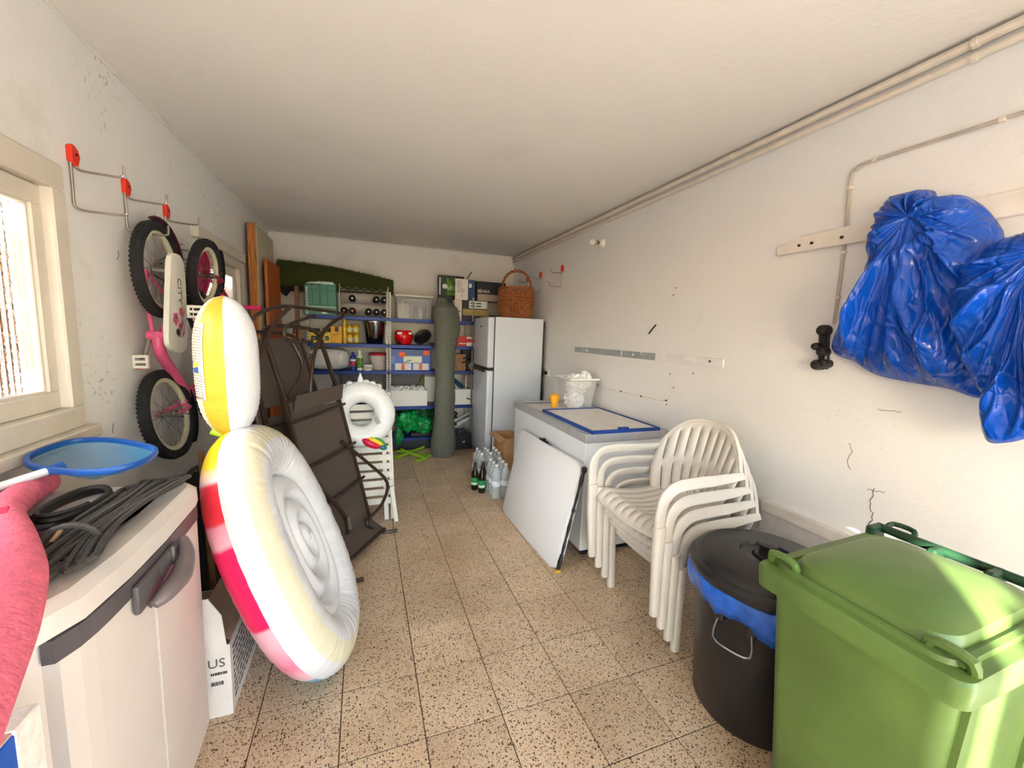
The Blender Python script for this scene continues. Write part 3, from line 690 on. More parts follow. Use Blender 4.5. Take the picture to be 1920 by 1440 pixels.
bm = NB(); lathe(bm, [(.0345, .05), (.0345, .125)], 18, capb=False, capt=False); lb = obj('label_band', bm, M_green, t, True, False)
bm = NB(); lathe(bm, [(.0348, .058), (.0348, .078)], 18, capb=False, capt=False); obj('label_stripe', bm, S('label_white', 228, 232, 224, rough=.5), lb, True, False)
bm = NB(); lathe(bm, [(.0155, .25), (.0155, .264), (.012, .267)], 12); obj('cap', bm, S('bottle_cap', 70, 62, 54, rough=.4, metal=.5), t, True, False)
lbs = ['dark glass bottle with a green label standing beside the front water pack', 'dark glass bottle with a green label standing farthest out from the water packs', 'dark glass bottle with a green label wedged between the water packs']
for k, (x, y) in enumerate(((1.045, 3.53), (1.0, 3.62), (1.085, 3.63))):
    c = t if k == 0 else dup(t)
    c.location = (x, y, 0); c.rotation_euler = (0, 0, k*.7); c['label'] = lbs[k]; c['group'] = 'dark bottles'
M_card = S('cardboard', 196, 150, 104, rough=.8, var=.08)
t = thing('carton', 'brown open cardboard box standing behind the freezer by the fridge', 'box', (1.46, 4.0, 0))
bm = NB()
openbox(bm, 1.36, 1.56, 3.80, 4.155, 0, .43, .005); obj('body', bm, M_card, t)
bm = NB(); prism(bm, [(1.36, 3.80, .43), (1.30, 3.80, .40), (1.30, 4.155, .40), (1.36, 4.155, .43)], (0, 0, .004)); obj('flap', bm, M_card, t)

# ================================================================== ON THE RIGHT WALL
M_hk = S('hook_steel', 168, 160, 150, rough=.32, metal=.9, var=.1)
M_red = S('red_cap', 226, 52, 28, rough=.4)
def make_hook():
    """double bike hook: local +X points away from the wall, y along it; red plate on top"""
    t = thing('bike_hook', 'x', 'hook')
    bm = NB(); tube(bm, [(.008, -.014, .19), (.008, -.014, .09), (.008, -.014, .02), (.016, -.012, .002), (.04, -.01, -.004), (.12, 0, -.004), (.150, .003, 0), (.156, .004, .012), (.156, .004, .045)], .0048, 8, sm=4); obj('lower_arm', bm, M_hk, t, True, False)
    bm = NB(); tube(bm, [(.012, .006, .205), (.012, .006, .165), (.018, .007, .150), (.04, .008, .145), (.12, .012, .142), (.146, .013, .146), (.152, .014, .158), (.152, .014, .188)], .0048, 8, sm=4); obj('upper_arm', bm, M_hk, t, True, False)
    bm = NB(); prism(bm, [(.0, -.024, .168), (.0, .012, .155), (.0, .03, .195), (.0, .022, .222), (.0, -.005, .235), (.0, -.024, .225)], (.018, 0, 0)); bez(bm, .004); pl = obj('red_plate', bm, M_red, t, False, False)
    bm = NB(); lathe(bm, [(.005, 0), (.005, .004), (.003, .005)], 8, (.018, .002, .2), axis=(1, 0, 0)); obj('screw', bm, M_blk, pl, False, False)
    return t
hook0 = make_hook()
hooks = [(onx(140, 395, XL), 0, 'steel double bike hook with red plate next to the big window, hanging empty'), (onx(238, 430, XL), 0, 'steel double bike hook with red plate carrying the upper wheel of the pink bike'), (onx(312, 450, XL), 0, 'steel double bike hook with red plate carrying the magenta wheeled bike'),
         (onx(1054, 540, XR), PI, 'steel double bike hook with red plate on the bare wall, farthest from the basket'), (onx(1014, 540, XR), PI, 'steel double bike hook with red plate above the fridge, between two other hooks'), (onx(990, 540, XR), PI, 'steel double bike hook partly behind the hoop of the wicker basket')]
for k, (p, rz_, lb) in enumerate(hooks):
    h = hook0 if k == 0 else dup(hook0)
    h.location = (XL if k < 3 else XR, p.y, 1.915 if k < 3 else 2.035); h.rotation_euler = (0, 0, rz_); h['label'] = lb
    h['group'] = 'bike hooks by the windows' if k < 3 else 'bike hooks above the fridge'
# bare bulb
p = onx(1131, 456, XR)
t = thing('wall_bulb', 'clear bare light bulb in a white holder on the wall', 'bulb', p)
bm = NB(); lathe(bm, [(.042, 0), (.042, .012), (.03, .026), (.022, .032), (.022, .05)], 20, p, axis=(-1, -.1, -.05)); obj('holder', bm, S('bulb_holder', 222, 214, 202, rough=.4), t, True)
bm = NB(); lathe(bm, [(.013, .05), (.013, .07), (.016, .072)], 14, p, axis=(-1, -.1, -.05)); obj('bulb_cap', bm, S('brass_cap', 120, 100, 70, rough=.35, metal=.9), t, True)
bm = NB(); lathe(bm, [(.013, .07), (.018, .085), (.029, .105), (.031, .12), (.027, .137), (.014, .148), (.004, .15)], 18, p, axis=(-1, -.1, -.05)); gl = obj('glass', bm, S('bulb_glass', 245, 240, 228, rough=.05, alpha=.4), t, True)
# flat rails screwed to the wall
M_rail = S('grey_metal_strip', 172, 180, 180, rough=.4, metal=.3, var=.08)
y0, y1 = 3.66, 2.44
t = thing('wall_rail', 'long grey metal strip screwed to the right wall', 'rail', (XR, 3.05, 1.345))
bm = NB(); bx(bm, XR-.006, XR, y1, y0, 1.347, 1.40, .0015); obj('strip', bm, M_rail, t)
for y in (3.42, 2.70):
    bm = NB(); lathe(bm, [(.012, 0), (.012, .003), (.005, .006)], 10, (XR-.006, y, 1.373), axis=(-1, 0, 0)); obj('screw', bm, S('screw_white', 222, 222, 220, rough=.5), t)
bm = NB(); bx(bm, XR-.0075, XR-.005, 2.85, 2.865, 1.352, 1.40); bx(bm, XR-.0075, XR-.005, 2.60, 2.615, 1.38, 1.40); obj('paint_drip', bm, MATS['screw_white'], t)
M_wbd = S('white_painted_wood', 230, 222, 212, rough=.55, var=.05)
t = thing('wall_batten', 'short white batten flush on the wall beyond the grey strip', 'batten', (XR, 2.0, 1.345))
bm = NB(); bx(bm, XR-.008, XR, 1.83, 2.36, 1.345, 1.40, .002); obj('board', bm, S('batten_white', 232, 230, 228, rough=.6), t)
bm = NB(); lathe(bm, [(.008, 0), (.006, .004)], 8, (XR-.008, 1.93, 1.378), axis=(-1, 0, 0)); obj('screw', bm, M_blk, t)
bm = NB(); p = onx(1223, 617, XR-.004); tube(bm, [p+V((0, -.035, .03)), p, p+V((0, .035, -.035))], .0055, 6); single('wall_pin', bm, M_blk, 'small dark metal pin slanting on the bare right wall', 'pin')
# nails and holes
for k, (px, py) in enumerate(((1054, 655), (1257, 701), (1263, 727), (1267, 540), (1263, 553), (1250, 758), (1300, 700))):
    p = onx(px, py, XR); bm = NB(); lathe(bm, [(.0045, 0), (.004, .004), (.002, .005)], 8, p, axis=(-1, 0, 0)); single('nail', bm, M_blk, 'tiny dark nail in the bare right wall above the freezer', 'nail', 'nails in the right wall', base=p)
# cracks in the plaster
M_crk = S('crack', 70, 62, 56, rough=.9)
def crack(pts, r, wallobj, X):
    bm = NB(); P_ = smooth([onx(*q, X) for q in pts], 4)
    P_ = [p+V((0, random.uniform(-.004, .004), random.uniform(-.004, .004))) for p in P_]
    tube(bm, P_, r, 5); obj('crack', bm, M_crk, wallobj)
crack([(1640, 915), (1632, 945), (1636, 968), (1627, 990)], .0015, wr, XR); crack([(1625, 917), (1640, 920), (1660, 923)], .001, wr, XR)
crack([(1648, 768), (1665, 770), (1688, 773)], .001, wr, XR); crack([(1240, 955), (1242, 975)], .001, wr, XR)
crack([(1590, 830), (1597, 845), (1590, 862), (1593, 880)], .001, wr, XR)
crack([(220, 470), (222, 480), (219, 488)], .0015, wl, XL); crack([(212, 795), (211, 812)], .0015, wl, XL)

# white boards carrying the blue sheeting
t = thing('peg_board', 'white painted wooden peg rail behind the blue sheeting', 'rail', (XR, 1.0, 1.95))
bm = NB(); prism(bm, [(XR, 1.555, 1.955), (XR, 1.555, 2.0), (XR, 1.47, 2.005), (XR, 1.44, 2.03), (XR, .2, 2.035), (XR, .2, 1.945)], (-.022, 0, 0)); bez(bm, .003); obj('board', bm, M_wbd, t)
for y in (1.44, 1.38, 1.25):
    bm = NB(); lathe(bm, [(.007, 0), (.007, .006), (.004, .008)], 8, (XR-.022, y, 1.985), axis=(-1, 0, 0)); obj('screw', bm, M_blk, t)
for y in (.95, .62):
    bm = NB(); tube(bm, [(XR-.02, y, 1.99), (XR-.07, y, 1.995), (XR-.09, y, 2.02)], .012, 8, sm=3); obj('peg', bm, M_wbd, t, True)

# blue plastic sheets bunched on the pegs
def tarp_mat():
    m = S('blue_sheet', 12, 76, 186, rough=.17, var=.12, scale=5); n, l = m.node_tree.nodes, m.node_tree.links; b = n['Principled BSDF']
    tc = n.new('ShaderNodeTexCoord'); mp = n.new('ShaderNodeMapping'); mp.inputs['Scale'].default_value = (1, 1.6, .7); l.new(tc.outputs['Object'], mp.inputs[0])
    nz = n.new('ShaderNodeTexNoise'); nz.inputs['Scale'].default_value = 3.5; l.new(mp.outputs[0], nz.inputs[0])
    mx = n.new('ShaderNodeMixRGB'); mx.inputs[0].default_value = .25; l.new(mp.outputs[0], mx.inputs[1]); l.new(nz.outputs['Color'], mx.inputs[2])
    hs = []
    for s in (7, 20):
        v = n.new('ShaderNodeTexVoronoi'); v.feature = 'DISTANCE_TO_EDGE'; v.inputs['Scale'].default_value = s; l.new(mx.outputs[0], v.inputs[0])
        r = n.new('ShaderNodeMapRange'); r.inputs[2].default_value = .22; l.new(v.outputs[0], r.inputs[0]); hs.append(r)
    ad = n.new('ShaderNodeMath'); ad.operation = 'MULTIPLY_ADD'; ad.inputs[1].default_value = .45; l.new(hs[1].outputs[0], ad.inputs[0]); l.new(hs[0].outputs[0], ad.inputs[2])
    bp = n.new('ShaderNodeBump'); bp.inputs['Strength'].default_value = .5; bp.inputs['Distance'].default_value = .016; l.new(ad.outputs[0], bp.inputs['Height']); l.new(bp.outputs[0], b.inputs['Normal'])
    return m
M_tarp = tarp_mat()
def draped(outline, hang, xw, depth, seed, nfold, label):
    """a bunched sheet: closed solid between the wall and a folded front, folds falling from the hang point; outline and hang in (y, z)"""
    P_ = [V((0, y, z)) for y, z in outline]; P_ = smooth(P_, 12, True); N_ = len(P_); hy, hz = hang; R_ = 44
    zt_ = max(p.z for p in P_); zb_ = min(p.z for p in P_)
    bm = NB(); rows = []
    for j in range(R_+1):
        s = j/R_; row = []
        for i, p in enumerate(P_):
            y = hy+(p.y-hy)*s; z = hz+(p.z-hz)*s; hgt = (zt_-z)/(zt_-zb_)
            a = math.atan2(p.y-hy, -(p.z-hz)+.12)
            warp = noise.noise(V((y*3.1, z*2.2, seed)))
            f = math.sin(a*nfold+warp*2.6+seed); f2 = math.sin(a*nfold*2.1-warp*4+seed*2)
            f3 = math.sin(a*nfold*4.3+warp*6+z*9); ridge = (1-abs(f))**1.8+.5*(1-abs(f2))**2.2+.22*(1-abs(f3))**2.5
            edge = (1-s**3.5)**.6
            sag = abs(math.sin((z*7+y*5)+warp*4))**6*.028*(hgt > .25)
            dep = depth*edge*(.45+.55*math.sin(PI*min(1, max(0, .15+hgt*.85)))) + (.085*ridge*min(1, s*1.6)*(.45+.55*hgt)+sag)*(1-s**9)
            row.append(bm.verts.new((xw-.012-max(.004, dep)*(1 if s < 1 else .2), y+.02*f*s*(1-s**5), z)))
        rows.append(row)
    for r0, r1 in zip(rows, rows[1:]):
        for i in range(N_): bm.faces.new((r0[i], r0[(i+1) % N_], r1[(i+1) % N_], r1[i]))
    back = [bm.verts.new((xw-.001, p.y, p.z)) for p in P_]
    for i in range(N_): bm.faces.new((rows[-1][i], rows[-1][(i+1) % N_], back[(i+1) % N_], back[i]))
    bm.faces.new(back); bmesh.ops.remove_doubles(bm, verts=rows[0], dist=1e-4)
    return single('plastic_sheet', bm, M_tarp, label, 'plastic sheet', base=(xw, hy, hz), smooth_='all')
def o1(L, X): return [(onx(*q, X).y, onx(*q, X).z) for q in L]
draped(o1([(1650, 378), (1690, 360), (1735, 353), (1748, 368), (1790, 362), (1830, 382), (1862, 420), (1870, 445), (1880, 520), (1870, 640), (1838, 742), (1760, 728), (1640, 705), (1590, 678), (1552, 658), (1572, 610), (1605, 540), (1630, 470), (1640, 420)], XR-.08), (.96, 1.985), XR-.03, .12, 1.3, 6.5, 'blue plastic sheet bunched on the peg rail, spread low towards the bare wall')
draped(o1([(1846, 455), (1920, 432), (2000, 440), (2060, 560), (2060, 760), (1990, 800), (1930, 818), (1872, 832), (1834, 826), (1828, 776), (1852, 762), (1822, 730), (1798, 668), (1780, 590), (1786, 535), (1812, 492)], XR-.16), (.60, 1.80), XR-.10, .12, 4.1, 7, 'blue plastic sheet hanging in front of the other, with a trailing crumpled tail')
# black knobbed fitting hanging beside the sheeting
p = onx(1548, 655, XR); t = thing('black_fitting', 'black knobbed fitting on the wall at the edge of the blue sheet', 'fitting', (XR, p.y, 1.42))
bm = NB()
for px, py, r, l in ((1552, 620, .026, .05), (1542, 650, .018, .06), (1550, 660, .024, .045), (1542, 684, .025, .055), (1556, 682, .02, .05)):
    q = onx(px, py, XR); lathe(bm, [(r*.7, 0), (r, .006), (r, l-.01), (r*.8, l), (r*.4, l+.004)], 16, (XR, q.y, q.z), axis=(-1, 0, 0))
obj('knob', bm, M_blk, t, True)
bm = NB(); q0 = onx(1550, 612, XR); q1 = onx(1548, 692, XR); prism(bm, [(XR, q0.y-.02, q0.z), (XR, q0.y+.02, q0.z), (XR, q1.y+.02, q1.z), (XR, q1.y-.02, q1.z)], (-.03, 0, 0)); bez(bm, .006); obj('back_plate', bm, M_blk, t)
# ================================================================== PLASTIC CABINET
M_cab = S('cabinet_plastic', 214, 205, 197, rough=.45, var=.03, scale=4, bump=.05, bscale=80)
M_cabt = S('cabinet_top', 214, 205, 197, rough=.5, var=.08, scale=5, bump=.06, bscale=80)
M_cabd = S('cabinet_grey', 88, 82, 84, rough=.4, var=.05)
cy0, cy1, cz = .86, 1.61, .965
def plan(s, off=0., z=0.):
    """front outline of the cabinet from the near wall corner to the far wall corner, s 0..1"""
    pts = [(XL+.012, cy0), (XL+.16, cy0), (-.78, cy0+.004), (-.66, cy0+.025), (-.59, cy0+.07), (-.555, cy0+.14), (-.542, cy0+.28), (-.540, cy0+.45), (-.548, cy1-.06), (-.556, cy1-.02), (-.58, cy1), (XL+.012, cy1)]
    return pts
def off_plan(d):
    P_ = [V((x, y, 0)) for x, y in plan(0)]; out = []
    for i, p in enumerate(P_):
        a = P_[max(0, i-1)]; b = P_[min(len(P_)-1, i+1)]; tdir = (b-a).normalized(); nn = V((tdir.y, -tdir.x, 0)); out.append(p+nn*d)
    for q in (out[0], out[-1]): q.x = XL+.005
    return out
t = thing('utility_cabinet', 'low white plastic cabinet with a dark grey band and latch', 'cabinet', (-.79, 1.23, 0))
def ring_z(bm, d, z, zf=None):
    out = []
    for p in off_plan(d):
        out.append(bm.verts.new((p.x, p.y, z)))
    return out
bm = NB(); loft(bm, [ring_z(bm, -.03, .0), ring_z(bm, -.03, .05), ring_z(bm, -.004, .055), ring_z(bm, -.004, .90)]); obj('body', bm, M_cab, t, True)
def front_part(y0, y1, z0, z1, d0, d1, m, nm, parent, z1b=None, bev=.004, k=8):
    """a curved plate that follows the front between y0 and y1"""
    P_ = [p for p in off_plan(0)][2:11]; P_ = smooth(P_, 6); ys = [y0+(y1-y0)*i/k for i in range(k+1)]
    def xat(y):
        for a, b in zip(P_, P_[1:]):
            if a.y <= y <= b.y and b.y > a.y: return a.x+(b.x-a.x)*(y-a.y)/(b.y-a.y)
        return P_[0].x if y < P_[0].y else P_[-1].x
    bm = NB(); rows = []
    for i, y in enumerate(ys):
        x = xat(y); zz = z1 if z1b is None else z1+(z1b-z1)*i/k
        rows.append([bm.verts.new(q) for q in ((x+d0, y, z0), (x+d1, y, z0), (x+d1, y, zz), (x+d0, y, zz))])
    for r0, r1 in zip(rows, rows[1:]):
        for i in range(4): bm.faces.new((r0[i], r0[(i+1) % 4], r1[(i+1) % 4], r1[i]))
    bm.faces.new(rows[0]); bm.faces.new(list(reversed(rows[-1])))
    return obj(nm, bm, m, parent, False), xat
dr1, xat = front_part(.955, 1.232, .07, .88, -.01, .016, M_cab, 'door', t)
dr2, _ = front_part(1.252, 1.585, .07, .88, -.01, .016, M_cab, 'door', t)
front_part(1.236, 1.248, .07, .875, -.01, .012, M_cab, 'door_stop', t)
front_part(.947, 1.575, .845, .8925, .0, .020, M_cabd, 'grey_band', t, k=16)
# latch: two hand shaped handles over the band
bm = NB()
for y, sgn in ((1.20, -1), (1.30, 1)):
    x = xat(y); box(bm, (x+.026, y, .835), (.016, .13, .075), bev=.007, seg=2)
box(bm, (xat(1.25)+.024, 1.25, .80), (.012, .10, .06), bev=.006)
lt = obj('latch_plate', bm, M_cabd, t, True)
bm = NB(); x = xat(1.25)+.045
tube(bm, [(x-.01, 1.38, .87), (x+.012, 1.34, .84), (x+.022, 1.27, .815), (x+.016, 1.20, .81), (x, 1.17, .80)], [.012, .02, .026, .022, .012], 10, sm=3); obj('latch_handle', bm, S('latch_grey', 112, 100, 100, rough=.4), t, True)
bm = NB(); box(bm, (x-.008, 1.31, .855), (.01, .012, .05), bev=.003); obj('latch_pin', bm, M_steel, t)
bm = NB(); loft(bm, [ring_z(bm, .012, .893), ring_z(bm, .024, .900), ring_z(bm, .022, .945), ring_z(bm, .0, cz), ring_z(bm, -.05, cz+.002), ring_z(bm, -.055, cz-.004), ring_z(bm, -.08, cz-.004)]); obj('top', bm, M_cabt, t, True)
TOP = cz-.004

# things lying on the cabinet ------------------------------------------------
M_rope = S('dark_rope', 66, 62, 58, rough=.8, var=.25, scale=120)
bm = NB(); random.seed(3)
a0, a1 = V((-.625, 1.07, TOP+.020)), V((-.625, 1.56, TOP+.018)); dr = (a1-a0).normalized(); sd = V((dr.y, -dr.x, 0))
for k in range(11):
    o_ = (k-5)*.0115; up = random.uniform(.0, .028); e0_, e1_ = random.uniform(-.05, .03), random.uniform(-.03, .03); w_ = random.uniform(.010, .02)
    pts = []
    for i in range(9):
        s = i/8; pts.append(a0.lerp(a1, s)+dr*(e0_*(1-s)+e1_*s)+sd*(-w_+o_*(1-.45*math.sin(s*PI))*1.3+.006*math.sin(s*7+k))+V((0, 0, up*.8-.010+.012*math.sin(s*PI))))
    back = [p+sd*(2*w_)+V((0, 0, .006)) for p in reversed(pts)]
    tube(bm, smooth(pts+back, 3, True), .0068, 6, closed=True)
rp = single('rope_hank', bm, M_rope, 'dark grey rope tied in a long hank on the cabinet top', 'rope', smooth_=True)
bm = NB(); tube(bm, [a0.lerp(a1, .16)+sd*(.052*math.cos(q))+V((0, 0, .012+.045*math.sin(q))) for q in [i*2*PI/18 for i in range(18)]], .007, 6, closed=True); obj('tie', bm, M_rope, rp, True)
M_cable = S('black_cable', 40, 38, 36, rough=.5)
bm = NB(); pts = []
for i in range(48):
    a = i/48*2*PI*3; r = .10+.012*math.sin(a*1.7)
    pts.append((-.765+.05*math.cos(a)+.003*(i/16), 1.43+r*math.sin(a)*1.2, TOP+.009+.010*(i/16)))
tube(bm, pts, .0075, 6, sm=2); cb = single('cable_coil', bm, M_cable, 'black cable coiled on the cabinet beside the window', 'cable', smooth_=True)
# pool skimmer net
M_nb = S('net_frame_blue', 22, 74, 146, rough=.35)
M_net = S('net_mesh', 40, 132, 176, rough=.5, alpha=.5, var=.15, scale=40)
ol = [onz(25, 858, 1.075), onz(75, 838, 1.078), onz(150, 826, 1.08), onz(215, 826, 1.08), onz(280, 838, 1.075), onz(291, 850, 1.07), onz(262, 868, 1.065), onz(200, 883, 1.06), onz(120, 884, 1.06), onz(60, 874, 1.065)]
for q in ol: q.x = max(q.x, XL+.066)
ol = smooth(ol, 4, True); cN = sum(ol, V((0, 0, 0)))/len(ol)
t = thing('pool_skimmer_net', 'blue framed pool skimmer net resting over the cabinet end', 'net', (cN.x, cN.y, 1.0))
bm = NB(); sweep(bm, ol, rrect(.020, .014, .005, 2), closed=True, up=(0, 0, 1)); obj('frame', bm, M_nb, t, True)
bm = NB(); rows = []
for j in range(9):
    s = 1-j/8*.98; rows.append([bm.verts.new((cN.x+(p.x-cN.x)*s, cN.y+(p.y-cN.y)*s, p.z-.052*(1-s**2.2)+.008*noise.noise(p*9+V((j, 0, 0))))) for p in ol])
loft(bm, rows, False, True); obj('mesh', bm, M_net, t, True)
h0, h1 = onz(112, 876, 1.062), onz(38, 900, 1.05)
bm = NB(); tube(bm, [h0+V((.004, .008, 0)), h0.lerp(h1, .35)], [.016, .014], 8); obj('socket', bm, M_nb, t, True)
bm = NB(); tube(bm, [h0.lerp(h1, .25), h0.lerp(h1, 3.2)], .0115, 10); obj('pole', bm, S('white_pole', 226, 226, 228, rough=.4), t, True)
# pink pool noodle
M_noo = S('pink_foam', 240, 116, 140, rough=.9, var=.12, scale=40, bump=.5, bscale=110)
bm = NB(); r = .037
pts = [(-.92, 1.60, TOP+r+.002), (-.885, 1.46, TOP+r+.012), (-.815, 1.28, TOP+r+.03), (-.705, 1.12, TOP+r+.03), (-.612, .98, TOP+r+.016), (-.545, .84, TOP+r+.003), (-.50, .72, TOP+r-.01), (-.44, .55, TOP+r-.03), (-.40, .40, TOP+r-.07)]
tube(bm, pts, r, 18, sm=6); nd = single('pool_noodle', bm, M_noo, 'long pink foam pool noodle curving over the cabinet top', 'pool noodle', smooth_='all')
bm = NB(); c = V((-.765, 1.20, TOP+2*r+.030)); box(bm, c, (.02, .05, .004), Matrix.Rotation(.5, 3, 'Z'), .0015); obj('tear', bm, S('foam_tear', 206, 52, 84, rough=.9), nd)
# blue and white box on the sill side, dark cloth below it
pb = onz(36, 905, 1.0)
t = thing('small_carton', 'small blue and white carton on the cabinet under the window', 'box', (-.97, 1.28, TOP))
bm = NB(); bx(bm, XL+.01, -.915, 1.10, 1.40, TOP+.026, TOP+.080, .002); obj('body', bm, S('carton_blue', 34, 84, 168, rough=.5), t)
bm = NB(); bx(bm, XL+.012, -.912, 1.34, 1.403, TOP+.027, TOP+.082, .002); obj('white_end', bm, S('carton_white', 232, 228, 220, rough=.5, var=.1, scale=60), t)
M_cloth = S('purple_cloth', 52, 26, 44, rough=.9, var=.2, scale=30)
bm = NB(); grid(bm, lambda u, v: (XL+.02+.30*u, .90+.52*v, TOP+.004+.010*(1+noise.noise(V((u*5, v*6, 2))))*math.sin(PI*min(1, max(0, u)))**.3*math.sin(PI*v)**.3), 18, 24); single('dark_cloth', bm, M_cloth, 'dark purple cloth spread on the cabinet under the noodle', 'cloth', smooth_='all', mods=[('SOLIDIFY', dict(thickness=.004, offset=1))])
bm = NB(); tube(bm, [(-.70, 1.175, TOP+.01), (-.69, 1.20, TOP+.04), (-.665, 1.19, TOP+.052), (-.66, 1.165, TOP+.045), (-.675, 1.14, TOP+.02)], .005, 6, closed=True, sm=3); single('twine_loop', bm, S('tan_twine', 176, 138, 104, rough=.8), 'small loop of tan twine beside the rope hank', 'twine', smooth_=True)

# black holdall and a stick behind the cabinet
t = thing('holdall', 'black fabric holdall standing under the hanging pink bike', 'bag', (-.86, 2.33, 0))
bm = NB(); bmesh.ops.create_icosphere(bm, subdivisions=4, radius=1)
for v in bm.verts:
    d = v.co.normalized(); q = [math.copysign(abs(c)**.45, c) for c in d]; f_ = .96+.06*noise.noise(d*4)
    v.co = V((-.86+q[0]*.145*f_, 2.33+q[1]*.20*f_, max(.001, .375+q[2]*.375*f_)))
obj('bag_body', bm, S('black_fabric', 30, 28, 28, rough=.85, var=.2, bump=.4, bscale=60), t, 'all')
bm = NB(); tube(bm, [(-.80, 2.22, .70), (-.79, 2.24, .775), (-.79, 2.40, .775), (-.80, 2.42, .70)], .011, 8, sm=4); obj('strap', bm, M_cable, t, True)
bm = NB(); tube(bm, [(-.655, 2.10, 0), (-.70, 2.16, .92)], .013, 8); single('stick', bm, S('stick_wood', 132, 92, 56, rough=.7, var=.2), 'brown wooden stick leaning beside the black holdall', 'stick', smooth_=True)

# tall printed carton by the cabinet's near end
t = thing('tall_carton', 'tall blue and pink printed carton beside the cabinet under the noodle', 'box', (-.72, .63, 0))
bm = NB(); bx(bm, -.95, -.505, .44, .815, 0, .868, .003); obj('body', bm, S('carton_print_blue', 18, 84, 180, rough=.4), t)
bm = NB(); bx(bm, -.95, -.507, .44, .812, .8675, .871); tp = obj('top_print', bm, S('carton_print_pink', 208, 160, 150, rough=.5, var=.15, scale=30), t)
bm = NB(); bx(bm, -.545, -.5035, .765, .8175, .70, .8725, .002); obj('white_corner', bm, MATS['carton_white'], t)
bm = NB()
for k in range(7):
    x, y = -.54-.05*k, .79-.012*k; prism(bm, [(x, y, .871), (x-.05, y-.01, .871), (x-.03-.02*(k % 2), y-.06, .871)], (0, 0, .0012))
obj('dark_print', bm, S('print_dark', 48, 32, 34, rough=.5), t)

# open white box behind the cabinet
M_wbx = S('white_carton', 228, 220, 212, rough=.6, var=.04)
M_inn = S('carton_inside', 172, 142, 118, rough=.9)
bX0, bX1, bY0, bY1 = -.93, -.485, 1.665, 2.06
t = thing('open_carton', 'open white cardboard box with a raised flap behind the cabinet', 'box', (-.7, 1.86, 0))
bm = NB()
openbox(bm, bX0, bX1, bY0, bY1, 0, .295, .005); obj('body', bm, M_wbx, t)
bm = NB(); prism(bm, [(bX0, bY0, .29), (bX1-.01, bY0, .29), (bX1-.02, bY0-.004, .42), (bX1-.035, bY0-.006, .45), (bX1-.06, bY0-.006, .495), (bX0+.02, bY0-.006, .49)], (0, .004, 0)); obj('front_flap', bm, M_wbx, t)
bm = NB(); prism(bm, [(bX1-.004, bY0+.03, .29), (bX1-.004, bY1-.02, .29), (bX1-.13, bY1-.03, .36), (bX1-.13, bY0+.05, .36)], (.003, 0, .003)); obj('side_flap', bm, M_inn, t)
M_ink = S('grey_ink', 104, 100, 100, rough=.6); M_inkd = S('dark_ink', 52, 48, 48, rough=.6)
text('lettering', 'US', .05, M_ink, t, (bX1-.045, bY0-.0015, .225), (1, 0, 0), (0, 0, 1))
bm = NB(); random.seed(5)
x = bX1-.065
while x < bX1-.012: wd = random.choice((.0015, .003, .0045)); bx(bm, x, x+wd, bY0-.0015, bY0, .178, .188); x += wd+random.choice((.0012, .002))
x = bX1-.065
while x < bX1-.03: wd = random.choice((.002, .004, .006)); bx(bm, x, x+wd, bY0-.0015, bY0, .135, .15); x += wd+.0018
obj('barcode', bm, M_inkd, t)
bm = NB()
for r_ in range(9):
    y = bY0+.03
    while y < bY1-.05:
        wd = random.uniform(.01, .035); bx(bm, bX1, bX1+.0012, y, y+wd, .045+r_*.026, .058+r_*.026); y += wd+random.uniform(.006, .015)
obj('printed_text', bm, M_ink, t)
